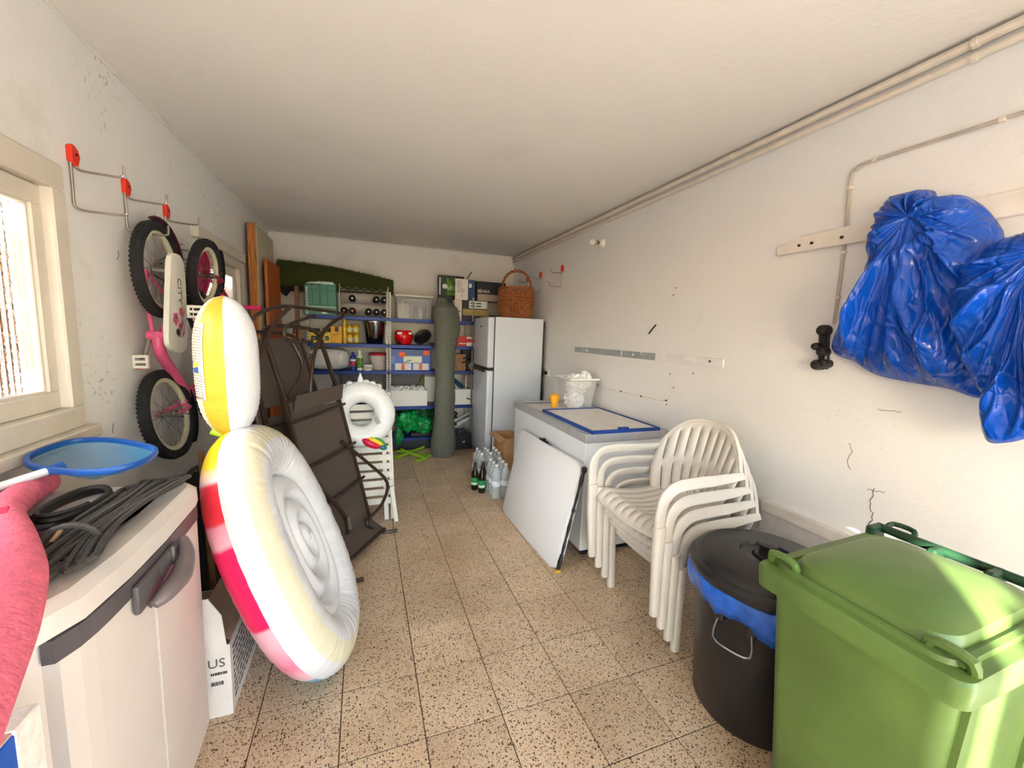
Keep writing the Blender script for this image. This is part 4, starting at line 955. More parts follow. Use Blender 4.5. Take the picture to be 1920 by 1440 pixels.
# ================================================================== BIKES
M_tyre = S('tyre_rubber', 34, 33, 34, rough=.8, var=.2, bump=.6, bscale=120)
M_rimc = S('cream_rim', 214, 206, 176, rough=.35, var=.05)
M_chrome = S('bike_chrome', 190, 188, 184, rough=.22, metal=1.)
M_pink = S('bike_pink', 232, 98, 140, rough=.35, var=.06)
M_mag = S('bike_magenta', 172, 22, 76, rough=.4, var=.1)
M_guard = S('guard_cream', 232, 226, 212, rough=.4, var=.03)
M_dmag = S('fender_plum', 76, 28, 50, rough=.4)
M_redm = S('pedal_reflector', 196, 70, 40, rough=.3)
def bike(label, base, f, u, front_first, rad, wb, big=True, frame_m=None, steer=0., disc=False, bar=0., half=.2):
    f, u = V(f), V(u); r = f.cross(u); base = V(base)
    def B(a, b, c=0.): return base + f*a + u*b + r*c
    t = thing('kids_bike', label, 'bike', (base.x, base.y, min(B(-.3, 0).z, B(wb+.3, 0).z)))
    def rot(v, ax, an): return Matrix.Rotation(an, 3, ax) @ v
    hd = (B(wb-.10, .34)-B(wb-.03, .17)).normalized()
    def wheel(ctr, axd, parent, d):
        e1 = f - axd*f.dot(axd); e1.normalize(); e2 = axd.cross(e1)
        def W(a, rr, o=0.): return ctr + (e1*math.cos(a)+e2*math.sin(a))*rr + axd*o
        bm = NB(); tr = .024; n = 44
        sweep(bm, [W(2*PI*i/n, rad-tr) for i in range(n)], circ(tr, 10), closed=True, up=axd)
        wh = obj('tyre', bm, M_tyre, parent, True)
        bm = NB(); n2 = 66
        for i in range(n2):
            for o_ in (-.015, 0, .015):
                c = W(2*PI*(i+(.5 if o_ == 0 else 0))/n2, rad-.003-abs(o_)*.35, o_); a = 2*PI*i/n2; d1 = (e1*math.cos(a)+e2*math.sin(a)); d2 = axd.cross(d1)
                box(bm, c, (.007, .011, .012), Matrix((d1, d2, axd)).transposed())
        tk = obj('tread', bm, M_tyre, wh); tk['kind'] = 'stuff'
        bm = NB(); sweep(bm, [W(2*PI*i/n, rad-.052) for i in range(n)], rrect(.022, .026, .006, 2), closed=True, up=axd); obj('rim', bm, M_rimc, wh, True)
        bm = NB(); lathe(bm, [(.018, -.035), (.018, -.028), (.010, -.024), (.010, .024), (.018, .028), (.018, .035)], 12, ctr, axis=axd); tube(bm, [ctr-axd*.06, ctr+axd*.06], .005, 8); obj('hub', bm, M_chrome, wh, True)
        bm = NB()
        for i in range(20):
            a = 2*PI*i/20; s = .028 if i % 2 else -.028; tube(bm, [W(a+.9*(1 if i % 4 < 2 else -1), .016, s), W(a, rad-.055, 0)], .0013, 4)
        obj('spokes', bm, M_chrome, wh)
        if d:
            bm = NB(); lathe(bm, [(.02, .03), (rad*.45, .042), (rad*.72, .036), (rad*.74, .028)], 28, ctr, axis=axd, capb=False, capt=False); obj('wheel_disc', bm, M_mag, wh, True)
        return wh
    ax_r = r; ax_f = rot(r, hd, steer)
    wheel(B(0, 0), ax_r, t, False); wheel(B(wb, 0), ax_f, t, disc)
    fm = frame_m or M_pink
    bb = (.32, -.055)
    bm = NB(); tube(bm, [B(bb[0]-.02, bb[1]), B(.40, -.045), B(.49, .05), B(wb-.12, .19), B(wb-.065, .25)], [.022, .026, .026, .022, .020], 12, sm=5)
    tube(bm, [B(bb[0], bb[1]), B(.26, .12), B(.20, .30)], .016, 10)
    for s in (-1, 1): tube(bm, [B(0, 0, s*.055), B(.15, -.03, s*.045), B(bb[0], bb[1], s*.02)], .010, 8); tube(bm, [B(0, 0, s*.055), B(.12, .17, s*.035), B(.22, .24, s*.015)], .009, 8)
    tube(bm, [B(bb[0], bb[1], -.04), B(bb[0], bb[1], .04)], .024, 12)
    obj('frame', bm, fm, t, True)
    hA, hB = B(wb-.03, .17), B(wb-.10, .34)
    bm = NB(); tube(bm, [hA, hB], .021, 12); obj('head_tube', bm, fm, t, True)
    side = ax_f
    bm = NB()
    crown = hA - hd*.02
    for s in (-1, 1): tube(bm, [crown+side*s*.012, crown+side*s*.05-hd*.03, B(wb, 0)+side*s*.05], .0105, 8, sm=2)
    obj('fork', bm, fm, t, True)
    # bars
    bm = NB(); top = hB+hd*.10; tube(bm, [hB, top], .013, 10); obj('stem', bm, M_chrome, t, True)
    bs = rot(r, hd, bar); bm = NB(); tube(bm, [top-bs*half+hd*.05, top-bs*(half-.06)+hd*.05, top-bs*.04, top+bs*.04, top+bs*(half-.06)+hd*.05, top+bs*half+hd*.05], .010, 8, sm=3); hb = obj('handlebar', bm, M_chrome, t, True)
    for s in (-1, 1):
        bm = NB(); q = top+bs*s*(half-.015)+hd*.05; lathe(bm, [(.014, -.055), (.016, -.05), (.014, -.03), (.016, -.02), (.014, 0), (.016, .02), (.015, .045), (.021, .05), (.021, .058), (.012, .06)], 12, q, axis=bs*s); obj('grip', bm, S('grip_pink', 226, 40, 112, rough=.6), hb, True)
    # saddle
    bm = NB(); tube(bm, [B(.21, .28), B(.17, .40)], .011, 8); obj('seat_post', bm, M_chrome, t, True)
    bm = NB(); tube(bm, [B(.04, .41), B(.09, .425), B(.17, .42), B(.25, .415), B(.29, .40)], [.03, .065, .05, .028, .012], 12, sm=3); obj('saddle', bm, M_blk, t, True)
    # mudguards
    for (ca, cb, ax, a0, a1, mm) in ((0, 0, ax_r, 55, 190, M_dmag), (wb, 0, ax_f, 40, 120, M_blk)):
        e1 = f-ax*f.dot(ax); e1.normalize(); e2 = u-ax*u.dot(ax); e2 = (e2-e1*e2.dot(e1)).normalized(); bm = NB()
        pts = [B(ca, cb)+(e1*math.cos(math.radians(q))+e2*math.sin(math.radians(q)))*(rad+.018) for q in range(a0, a1, 9)]
        sweep(bm, pts, [(-.004, -.028), (.004, -.022), (.010, 0), (.004, .022), (-.004, .028), (.004, 0)], up=pts[len(pts)//2]-B(ca, cb)); mg = obj('mudguard', bm, mm, t, True)
        bm = NB()
        for s in (-1, 1): tube(bm, [pts[len(pts)//2]+ax*s*.02, B(ca, cb)+ax*s*.058], .0022, 5)
        obj('stay', bm, M_chrome, mg)
    if not big: return t
    # chain guard, cranks, pedals, carrier
    c0 = .06; bm = NB(); og = []
    for a, b in ((-.085, -.01), (-.07, -.07), (.0, -.095), (.30, -.16), (.37, -.15), (.405, -.06), (.39, .025), (.33, .055), (.0, .075), (-.07, .055)): og.append(B(a, b, c0))
    prism(bm, smooth(og, 3, True), r*.022); bez(bm, .004, 2); cg = obj('chain_guard', bm, M_guard, t, True, label='cream chain guard with pink flowers')
    bm = NB()
    for (a, b, s) in ((.20, -.01, .026), (.235, -.075, .034), (.30, .0, .024), (.27, -.03, .018)):
        for k in range(5):
            q = 2*PI*k/5; lathe(bm, [(s*.42, 0), (s*.42, .0012)], 10, B(a+s*.55*math.cos(q), b+s*.55*math.sin(q), c0+.0225), axis=r)
    obj('flower_print', bm, M_pink, cg)
    bm = NB(); lathe(bm, [(.018, 0), (.018, .0018)], 10, B(.30, -.06, c0+.0225), axis=r); obj('hole_shade_disc', bm, M_blk, cg)  # black disc laid on the guard in place of a hole's dark inside
    text('lettering', 'CITY', .06, S('guard_ink', 110, 100, 96, rough=.5), cg, B(.095, -.012, c0+.0235), f, -u if (f.cross(-u)).dot(r) > 0 else u)
    for s, da, db in ((1, -.125, .055), (-1, .125, -.055)):
        sw = .075 if s > 0 else .055
        bm = NB(); cc = s*(.092 if s > 0 else .03); A_, B_ = B(bb[0], bb[1], cc), B(bb[0]+da, bb[1]+db, cc+s*.01)
        tube(bm, [B(bb[0], bb[1], 0), A_, B_], .008, 8); cr = obj('crank', bm, M_chrome, t, True)
        bm = NB(); pc = B(bb[0]+da, bb[1]+db, cc+s*(.055 if s > 0 else .022))
        Rm = Matrix((f, u, r)).transposed()
        for o_ in (-.026, 0, .026): box(bm, pc+Rm @ V((o_, 0, 0)), (.014, .024, sw), Rm, .004)
        for o_ in (-sw/2+.002, sw/2-.002): box(bm, pc+Rm @ V((0, 0, o_)), (.066, .024, .012), Rm, .004)
        pd = obj('pedal', bm, M_guard, t, True)
        bm = NB(); box(bm, pc+Rm @ V((.034, 0, 0)), (.004, .014, .045), Rm); obj('reflector', bm, M_redm, pd)
    bm = NB(); z1 = .30
    tube(bm, [B(.24, z1, -.034), B(-.16, z1, -.034), B(-.185, z1, 0), B(-.16, z1, .034), B(.24, z1, .034)], .0045, 6)
    for a in (-.10, 0, .10): tube(bm, [B(a, z1, -.034), B(a, z1, .034)], .0038, 6)
    for s in (-1, 1):
        tube(bm, [B(0, 0, s*.062), B(-.10, z1, s*.034)], .0045, 6); tube(bm, [B(0, 0, s*.062), B(.06, z1, s*.034)], .0045, 6)
    obj('carrier', bm, M_chrome, t, True)
    return t
bike('small pink bike with cream chain guard hanging by its rear wheel', (-.945, 2.525, 1.752), (0, 0, -1), (0, 1, 0), False, .232, .725, True, M_pink, -.15, False, -1.25, .16)
bike('magenta bike hanging behind the pink one by the far window', (-.86, 2.885, 1.12), (0, 0, 1), (0, 1, 0), True, .205, .66, False, M_mag, .12, True, .0, .135)

# ================================================================== INFLATABLE LOLLY FLOAT
def vinyl(name, r_, g_, b_, **k): return S(name, r_, g_, b_, rough=.28, var=.04, scale=8, bump=.5, bscale=16, **k)
FM = [vinyl('vinyl_white', 218, 218, 220), vinyl('vinyl_cream', 222, 214, 186), vinyl('vinyl_yellow', 226, 192, 28), vinyl('vinyl_red', 246, 66, 78), vinyl('vinyl_pink', 240, 28, 100), vinyl('vinyl_pale_pink', 246, 182, 196), vinyl('vinyl_blue', 112, 186, 206), vinyl('vinyl_gold', 196, 166, 54)]
def print_mat():
    m = vinyl('vinyl_print', 240, 60, 100); n, l = m.node_tree.nodes, m.node_tree.links; b = n['Principled BSDF']
    tc = n.new('ShaderNodeTexCoord'); dt = n.new('ShaderNodeVectorMath'); dt.operation = 'DOT_PRODUCT'; dt.inputs[1].default_value = (-.42, .10, .92)
    nz = n.new('ShaderNodeTexNoise'); nz.inputs['Scale'].default_value = 5; l.new(tc.outputs['Object'], nz.inputs[0])
    l.new(tc.outputs['Object'], dt.inputs[0]); mr = n.new('ShaderNodeMapRange'); mr.inputs[1].default_value = 0; mr.inputs[2].default_value = 1.2; l.new(dt.outputs['Value'], mr.inputs[0])
    ad = n.new('ShaderNodeMath'); ad.operation = 'MULTIPLY_ADD'; ad.inputs[1].default_value = .03; l.new(nz.outputs[0], ad.inputs[0]); l.new(mr.outputs[0], ad.inputs[2])
    rp = n.new('ShaderNodeValToRGB'); cr = rp.color_ramp; l.new(ad.outputs[0], rp.inputs[0])
    st = ((.0, (96, 172, 200)), (.055, (96, 172, 200)), (.065, (238, 200, 208)), (.16, (238, 130, 160)), (.27, (240, 176, 190)), (.32, (240, 176, 190)), (.33, (236, 20, 92)), (.59, (236, 20, 92)), (.605, (240, 176, 190)), (.66, (236, 150, 170)), (.67, (238, 52, 68)), (.775, (238, 52, 68)), (.785, (240, 206, 206)), (.81, (238, 200, 150)), (.825, (236, 200, 20)), (1., (226, 196, 24)))
    cr.elements[0].position = 0; cr.elements[0].color = (*srgb(*st[0][1]), 1); cr.elements[1].position = 1; cr.elements[1].color = (*srgb(*st[-1][1]), 1)
    for p, c in st[1:-1]: e = cr.elements.new(p); e.color = (*srgb(*c), 1)
    l.new(rp.outputs[0], b.inputs['Base Color']); return m
FM.append(print_mat())
C = V((-.305, 1.90, .56)); vv = V((-.38, .12, 1.0)).normalized(); nn = V((.945, -.10, .28)); nn = (nn-vv*nn.dot(vv)).normalized(); uu = vv.cross(nn).normalized()
if uu.y < 0: uu = -uu
t = thing('inflatable_float', 'lolly-shaped inflatable pool float with pink, red and yellow edge standing on end', 'pool float', (C.x, C.y, 0))
def ell(ph, a, b, e=2.35): c, s = math.cos(ph), math.sin(ph); return math.copysign(abs(c)**(2/e), c)*a, math.copysign(abs(s)**(2/e), s)*b
NP, NT = 240, 56; RW = [random.Random(i*7+1).random()**2 for i in range(240)]; RA, RB, TR = .285, .445, .124
cl = [ell(2*PI*i/NP, RA, RB) for i in range(NP)]; bm = NB(); rings = []; info = {}
for i in range(NP):
    x0, y0 = cl[i-1]; x1, y1 = cl[(i+1) % NP]; tx, ty = x1-x0, y1-y0; L_ = math.hypot(tx, ty); ox, oy = ty/L_, -tx/L_
    row = []
    for j in range(NT):
        th = 2*PI*j/NT; wr_ = 1-.036*RW[(i+(j//18)*5) % 240]*(.35+.65*max(0, math.cos(th-1.2)))-.02*max(0, noise.noise(V((i*.35, j*.12, 4))))
        rr = TR*wr_
        p = C+uu*(cl[i][0]+ox*rr*math.cos(th))+vv*(cl[i][1]+oy*rr*math.cos(th))+nn*(rr*.92*math.sin(th))
        v = bm.verts.new(p); row.append(v); info[v] = (i, th)
    rings.append(row)
for i in range(NP):
    for j in range(NT):
        fc = bm.faces.new((rings[i][j], rings[i][(j+1) % NT], rings[(i+1) % NP][(j+1) % NT], rings[(i+1) % NP][j]))
        th = math.degrees(2*PI*(j+.5)/NT); th = th-360 if th > 180 else th; cz_ = fc.calc_center_median().z; ang = 2*PI*i/NP
        if -150 < th < 3:
            fc.material_index = 8
        elif 40 < th < 78: fc.material_index = 1
        else: fc.material_index = 0
zmin = min(v.co.z for v in bm.verts); bmesh.ops.translate(bm, vec=(0, 0, .001-zmin), verts=bm.verts); C = C+V((0, 0, .001-zmin))
obj('ring_tube', bm, FM, t, 'all', label='inflated ring, white face with yellow, red and pink edge')
bm = NB(); rows = []
for k in range(53):      # cushioned disc with swirled ridges inside the ring
    s = 1-k/52*.985; row = []
    for i in range(96):
        ph = 2*PI*i/96; a, b = ell(ph, (RA-.03)*s, (RB-.03)*s); ridge = abs(math.sin(PI*(s*3.6+ph/(2*PI))))**.42
        row.append(bm.verts.new(C+uu*a+vv*b+nn*(.004+.085*ridge*(1-.15*s)))) 
    rows.append(row)
for r0, r1 in zip(rows, rows[1:]):
    for i in range(96): bm.faces.new((r0[i], r0[(i+1) % 96], r1[(i+1) % 96], r1[i]))
bm.faces.new(rows[-1]); obj('cushion', bm, FM[0], t, 'all', mods=[('SOLIDIFY', dict(thickness=.06, offset=-1))])
# bolster folded up on top
q0, q1 = V((-.525, 1.97, 1.03)), V((-.520, 1.93, 1.612)); ax = (q1-q0).normalized(); ex = V((.93, .36, 0)).normalized(); ey = ax.cross(ex)
bm = NB(); rows = []; NA = 72; NZ = 60
for k in range(NZ+1):
    s = k/NZ; w_ = (1-abs(2*s-1)**3.2)**.55; w_ = max(w_, .03); row = []
    for i in range(NA):
        a = 2*PI*i/NA; wk = 1+.02*math.sin(k*2.6+i*.4)*(1 if s < .3 else .5)
        row.append(bm.verts.new(q0.lerp(q1, s)+(ex*.112*math.cos(a)+ey*.105*math.sin(a))*w_*wk))
    rows.append(row)
for k in range(NZ):
    for i in range(NA):
        fc = bm.faces.new((rows[k][i], rows[k][(i+1) % NA], rows[k+1][(i+1) % NA], rows[k+1][i]))
        xx = .112*math.cos(2*PI*(i+.5)/NA)
        fc.material_index = 7 if -.098 < xx < -.022 else 1 if xx <= -.098 else 0
bm.faces.new(list(reversed(rows[0]))); bm.faces.new(rows[-1]); bo = obj('bolster', bm, FM, t, 'all', label='white bolster with gold stripe')
front = -1 if (ey*1).y > 0 else 1
bm = NB()
def bol(a, s, off=.0015): 
    w_ = max((1-abs(2*s-1)**3.2)**.55, .03); return q0.lerp(q1, s)+(ex*(.112+off)*math.cos(a)+ey*(.105+off)*math.sin(a))*w_*1.012
aL = math.radians(180-34*front*1) if False else None
sgn = 1 if bol(math.radians(150), .5).y < bol(math.radians(-150), .5).y else -1
A0, A1 = math.radians(sgn*168), math.radians(sgn*138)
grid(bm, lambda u, v: bol(A0+(A1-A0)*u, .30+.52*v), 3, 14); lb = obj('warning_label', bm, S('label_vinyl', 216, 208, 186, rough=.4, var=.1, scale=60), bo, 'all', mods=[('SOLIDIFY', dict(thickness=.001))])
bm = NB(); random.seed(9)
for k in range(26):
    v0 = .32+k*.0185
    if .49 < v0 < .56: continue
    for uu0 in (.15, .42, .68):
        ln = random.uniform(.12, .24); pts = [bol(A0+(A1-A0)*(uu0+ln*q), v0, .0022) for q in (0, 1)]; tube(bm, pts, .0013, 4)
obj('label_print', bm, M_inkd, lb)
bm = NB(); lathe(bm, [(.012, 0), (.012, .003)], 14, bol(A0+(A1-A0)*.5, .505, .002), axis=-V((0, 1, 0))); obj('label_disc', bm, S('label_blue', 26, 70, 140, rough=.4), lb)
bm = NB(); p_ = bol(A0+(A1-A0)*.5, .545, .003); prism(bm, [p_+V((-.012, 0, -.01)), p_+V((.012, -.004, -.01)), p_+V((0, -.002, .014))], (0, -.002, 0)); obj('label_triangle', bm, S('label_yellow', 232, 196, 40, rough=.4), lb)
bm = NB(); tube(bm, [q0+ax*.03-ex*.07, q0+ax*.0, q0+ax*.03+ex*.07], .012, 8, sm=3); obj('hinge_weld', bm, S('vinyl_green', 190, 226, 60, rough=.3), t, True)

# ================================================================== BROWN SUN LOUNGERS
M_br = S('brown_tube', 64, 48, 40, rough=.34, metal=.3, var=.1)
M_bf = S('brown_mesh_fabric', 84, 72, 64, rough=.75, var=.1, scale=200)
B0, B1 = V((-.2, 2.53, 0)), V((.06, 2.95, 0)); e_ = (B1-B0).normalized(); nh = V((e_.y, -e_.x, 0)); aa = V((-nh.x*.262, -nh.y*.262, .965)).normalized(); pn = e_.cross(aa).normalized(); pn = pn if pn.x > 0 else -pn
def lp(px, py, d=0.): return onp(px, py, B0+pn*d, pn)
def lounger(label, off, front):
    o_ = -pn*off
    Q = lambda px, py, d=0.: lp(px, py, d-off) if front else lp(px, py, d)+o_
    base = (B0+B1)/2+o_
    t = thing('sun_lounger', label, 'sun lounger', (base.x, base.y, 0), group='folded brown sun loungers')
    W = (B1-B0).length
    def L(w_, h_, d=0.): return B0+o_+e_*(w_*W)+aa*h_+pn*d
    bm = NB(); sweep(bm, [L(0, .03), L(0, 1.14)], rrect(.036, .022, .006, 2), up=pn); sweep(bm, [L(1, .03), L(1, 1.14)], rrect(.036, .022, .006, 2), up=pn)
    sweep(bm, [L(0, .05), L(1, .05)], rrect(.03, .022, .006, 2), up=pn); obj('side_rail', bm, M_br, t, True)
    bm = NB(); prism(bm, [L(.02, .06, -.004), L(.98, .06, -.004), L(.98, 1.02, -.004), L(.02, 1.02, -.004)], pn*.006); obj('fabric_panel', bm, M_bf, t)
    for h_, d in ((.99, .02), (.70, .025), (.44, .025)):
        bm = NB(); tube(bm, [L(-.04, h_-.03, d), L(.5, h_-.02, d+.012), L(1.06, h_, d)], .010, 8, sm=3); obj('crossbar', bm, M_br, t, True)
    # lower end section turned forwards
    bm = NB(); prism(bm, [L(0, .135, .006), L(1, .135, .006), L(1.03, .035, .085), L(.0, .035, .085)], aa*.010); obj('foot_panel', bm, M_bf, t)
    bm = NB(); tube(bm, [L(-.0, .035, .09), L(1.03, .035, .09)], .013, 8); obj('foot_bar', bm, M_br, t, True)
    # folded backrest frame above the seat
    bm = NB(); sweep(bm, [L(0, 1.10, .01), L(0, 1.52, -.02)], rrect(.03, .02, .006, 2), up=pn); sweep(bm, [L(1, 1.10, .01), L(1, 1.50, -.02)], rrect(.03, .02, .006, 2), up=pn); tube(bm, [L(0, 1.52, -.02), L(.2, 1.56, -.02), L(.8, 1.55, -.02), L(1, 1.50, -.02)], .012, 8, sm=3); obj('backrest_frame', bm, M_br, t, True)
    if front:
        bm = NB(); prism(bm, [L(.03, 1.015, .03), L(.98, 1.03, .03), L(.97, 1.13, .075), L(.04, 1.11, .075)], pn*.008); obj('head_flap', bm, M_bf, t)
        bm = NB(); tube(bm, [Q(484, 640, .05), Q(479, 740, .07), Q(497, 825, .09), Q(555, 885, .10), Q(615, 930, .10), Q(648, 972, .09), Q(652, 1000, .06)], .0135, 8, sm=4); obj('arm_tube', bm, M_br, t, True)
        bm = NB(); box(bm, Q(653, 980, .105), (.02, .03, .09), Matrix.Rotation(.55, 3, 'Z') @ Matrix.Rotation(-.12, 3, 'Y'), .003); obj('silver_tag', bm, M_steel, t)
        bm = NB(); a_ = onz(745, 994, .012); tube(bm, [Q(640, 828, .03), Q(690, 868, .05), Q(726, 905, .06), Q(716, 945, .06), Q(688, 978, .06), Q(698, 990, .05)+V((0, 0, .0)), a_+V((-.11, 0, 0)), a_], .0125, 8, sm=4); obj('leg_tube', bm, M_br, t, True)
        a_ = onz(682, 1086, .013); bm = NB(); tube(bm, [L(0, .06, .02), L(.02, .03, .05), a_+V((-.12, -.0, .004)), a_], .0125, 8, sm=3); obj('leg_tube', bm, M_br, t, True)
        bm = NB(); tube(bm, [Q(472, 640, -.02), Q(470, 605, 0), Q(486, 588, .02), Q(530, 574, .03), Q(590, 580, .03), Q(645, 588, .03)], .0115, 8, sm=4); tube(bm, [Q(643, 592, .03), Q(612, 616, .04), Q(592, 655, .05), Q(584, 700, .05), Q(582, 735, .03)], .0125, 8, sm=4); obj('arm_tube', bm, M_br, t, True)
        bm = NB(); tube(bm, [Q(545, 575, .05), Q(520, 600, .05), Q(498, 640, .05), Q(480, 680, .04)], .0125, 8, sm=4); tube(bm, [Q(590, 592, .06), Q(548, 606, .07), Q(532, 620, .07), Q(545, 640, .06), Q(585, 640, .05)], .0105, 8, sm=4); tube(bm, [Q(548, 642, .02), Q(566, 680, .02), Q(562, 712, .02), Q(540, 745, .02)], .0115, 8, sm=4); obj('arm_tube', bm, M_br, t, True)
    else:
        bm = NB(); prism(bm, [L(.02, 1.08, -.004), L(.98, 1.08, -.004), L(.98, 1.52, -.02), L(.02, 1.52, -.02)], pn*.006); obj('back_fabric', bm, M_bf, t)
        bm = NB(); tube(bm, [L(-.05, .98, .03), L(-.08, .8, .05), L(-.05, .55, .06), L(.1, .42, .06)], .0125, 8, sm=4); obj('arm_tube', bm, M_br, t, True)
    return t
lounger('brown metal sun lounger folded upright beside the white inflatable float', 0, True)
lounger('brown metal sun lounger folded upright, behind the other against the boards', .17, False)

# ================================================================== WHITE SLATTED CHAIR AND SWIM RING
M_wsl = S('white_slat_paint', 232, 226, 214, rough=.5, var=.03)
t = thing('slatted_chair', 'white slatted folding chair standing upright behind the brown loungers', 'chair', (-.03, 3.25, 0))
def sy_(z): return 3.20+.27*z
slat0 = None
for k in range(13):
    z = .145+k*.066; w0, w1 = (-.33, .225)
    if slat0 is None:
        bm = NB(); box(bm, (0, 0, 0), (w1-w0, .016, .050), Matrix.Rotation(-.26, 3, 'X'), .004); slat0 = obj('slat', bm, M_wsl, t, wld=False); sl = slat0
    else: sl = slat0.copy(); COL.objects.link(sl); sl.parent = t
    sl.location = V(((w0+w1)/2-.003*k, sy_(z)-.012, z)) - t.location
for x in (-.26, .165, .215):
    bm = NB(); sweep(bm, [(x, sy_(0), 0), (x-.02, sy_(1.0)+.012, .98)], rect(.032, .022), up=(1, 0, 0)); obj('stile', bm, M_wsl, t)
bm = NB(); sweep(bm, [(.235, 3.14, 0), (.205, 3.215, .26)], rect(.03, .022), up=(1, 0, 0)); obj('leg', bm, M_wsl, t)
M_ring = S('ring_vinyl', 238, 238, 240, rough=.3, var=.03, bump=.5, bscale=22)
rc = V((-.015, 3.275, .845)); rn = V((.12, -1, .22)).normalized(); r1 = V((1, .12, 0)); r1 = (r1-rn*r1.dot(rn)).normalized(); r2 = rn.cross(r1); r2 = r2 if r2.z > 0 else -r2
t = thing('swim_ring', 'white inflatable swim ring with a small horn leaning on the slatted chair', 'swim ring', rc)
bm = NB(); n = 72; rows = []
for i in range(n):
    a = 2*PI*i/n; d = r1*math.cos(a)+r2*math.sin(a)
    rows.append([bm.verts.new(rc+d*(.172+.082*math.cos(q)*(1+.03*math.sin(i*2.3)))+rn*.075*math.sin(q)) for q in [2*PI*j/18 for j in range(18)]])
for i in range(n):
    for j in range(18): bm.faces.new((rows[i][j], rows[i][(j+1) % 18], rows[(i+1) % n][(j+1) % 18], rows[(i+1) % n][j]))
obj('tube', bm, M_ring, t, 'all')
bm = NB(); lathe(bm, [(.026, 0), (.018, .035), (.004, .075)], 12, rc+r1*.0+r2*.245, axis=r2); obj('horn', bm, M_ring, t, True)
bm = NB()
for a in (1.0, 1.2, 1.4, 1.9, 2.1): lathe(bm, [(.02, -.01), (.028, .006), (.012, .022)], 10, rc+(r1*math.cos(a)+r2*math.sin(a))*.25, axis=r1*math.cos(a)+r2*math.sin(a))
obj('frill', bm, M_ring, t, True)
cols = [S('mane_red', 214, 26, 70, rough=.35), S('mane_yellow', 240, 206, 40, rough=.35), S('mane_green', 60, 150, 70, rough=.35), S('mane_teal', 40, 130, 140, rough=.35)]
p0_, p1_ = ony(680, 822, 3.17), ony(722, 840, 3.17); ax = (p1_-p0_); L_ = ax.length; ax.normalize(); sd = V((-ax.z, 0, ax.x))
for k, (o_, r_, s0, s1) in enumerate(((-.012, .03, 0, .85), (.022, .02, .15, .95), (.036, .014, .3, 1.0), (.0, .022, .75, 1.08))):
    bm = NB(); tube(bm, [p0_+ax*L_*(s0+(s1-s0)*q)+sd*o_*math.sin(PI*(.15+.7*q)) for q in (0, .25, .5, .75, 1)], [r_*.3, r_, r_*1.05, r_*.9, r_*.3], 12, sm=3); obj('rainbow_tail', bm, cols[k], t, 'all')
bm = NB(); pt = ony(706, 787, 3.19); box(bm, pt, (.035, .002, .075), Matrix.Rotation(-.45, 3, 'Y')); tg = obj('care_label', bm, S('tag_grey', 196, 196, 200, rough=.5), t)
bm = NB()
for k in range(4): box(bm, pt+V(((k-1.5)*.007, -.0015, (k-1.5)*.002)), (.0022, .001, .06), Matrix.Rotation(-.45, 3, 'Y'))
obj('label_print', bm, M_inkd, tg)

# ================================================================== BOARDS IN THE CORNER
def wood(name, c1, c2, sc=(18, 18, 1.2)):
    m = bpy.data.materials.new(name); m.use_nodes = True; n, l = m.node_tree.nodes, m.node_tree.links; b = n['Principled BSDF']; b.inputs['Roughness'].default_value = .45
    tc = n.new('ShaderNodeTexCoord'); mp = n.new('ShaderNodeMapping'); mp.inputs['Scale'].default_value = sc; l.new(tc.outputs['Object'], mp.inputs[0])
    nz = n.new('ShaderNodeTexNoise'); nz.inputs['Scale'].default_value = 3; nz.inputs['Detail'].default_value = 6; nz.inputs['Distortion'].default_value = 1.2; l.new(mp.outputs[0], nz.inputs[0])
    rp_ = n.new('ShaderNodeValToRGB'); rp_.color_ramp.elements[0].position = .35; rp_.color_ramp.elements[1].position = .65; rp_.color_ramp.elements[0].color = (*c1, 1); rp_.color_ramp.elements[1].color = (*c2, 1)
    l.new(nz.outputs[0], rp_.inputs[0]); l.new(rp_.outputs[0], b.inputs['Base Color']); return m
M_w1 = wood('oak_edge', srgb(150, 84, 28), srgb(204, 130, 58)); M_w2 = wood('orange_veneer', srgb(158, 72, 22), srgb(198, 104, 44)); M_w3 = wood('dark_wood', srgb(72, 34, 20), srgb(112, 58, 34)); M_cream = S('cream_panel', 198, 186, 158, rough=.6)
t = thing('door_panel', 'tall wooden door with a cream face standing in the back corner', 'door', (-.955, 4.85, 0))
bm = NB(); bx(bm, -.995, -.925, 4.46, 5.22, 0, 2.435, .004); obj('slab', bm, M_w1, t)
bm = NB(); bx(bm, -.926, -.920, 4.475, 5.21, .02, 2.43); obj('cream_face', bm, M_cream, t)
bm = NB(); prism(bm, [(-.885, 4.58, 0), (-.845, 4.58, 0), (-.865, 4.58, 2.14), (-.89, 4.58, 2.14)], (.02, .52, 0)); bez(bm, .002); t = single('veneer_board', bm, M_w2, 'orange brown veneered board leaning before the tall door', 'board')
bm = NB(); bx(bm, -.70, -.655, 5.02, 5.06, 0, 1.94, .003); single('wood_post', bm, M_w3, 'thin dark wooden post standing at the end of the shelves', 'post')
M_bam = wood('bamboo', srgb(120, 70, 36), srgb(176, 112, 60))
sl_ = ['tallest brown wooden pole with a dark tip by the shelf end', 'brown wooden pole leaning with dark tip next to the tallest one', 'short brown wooden pole in the bundle by the shelf end', 'slim brown wooden pole at the front of the bundle', 'pale brown wooden pole behind the brown loungers']
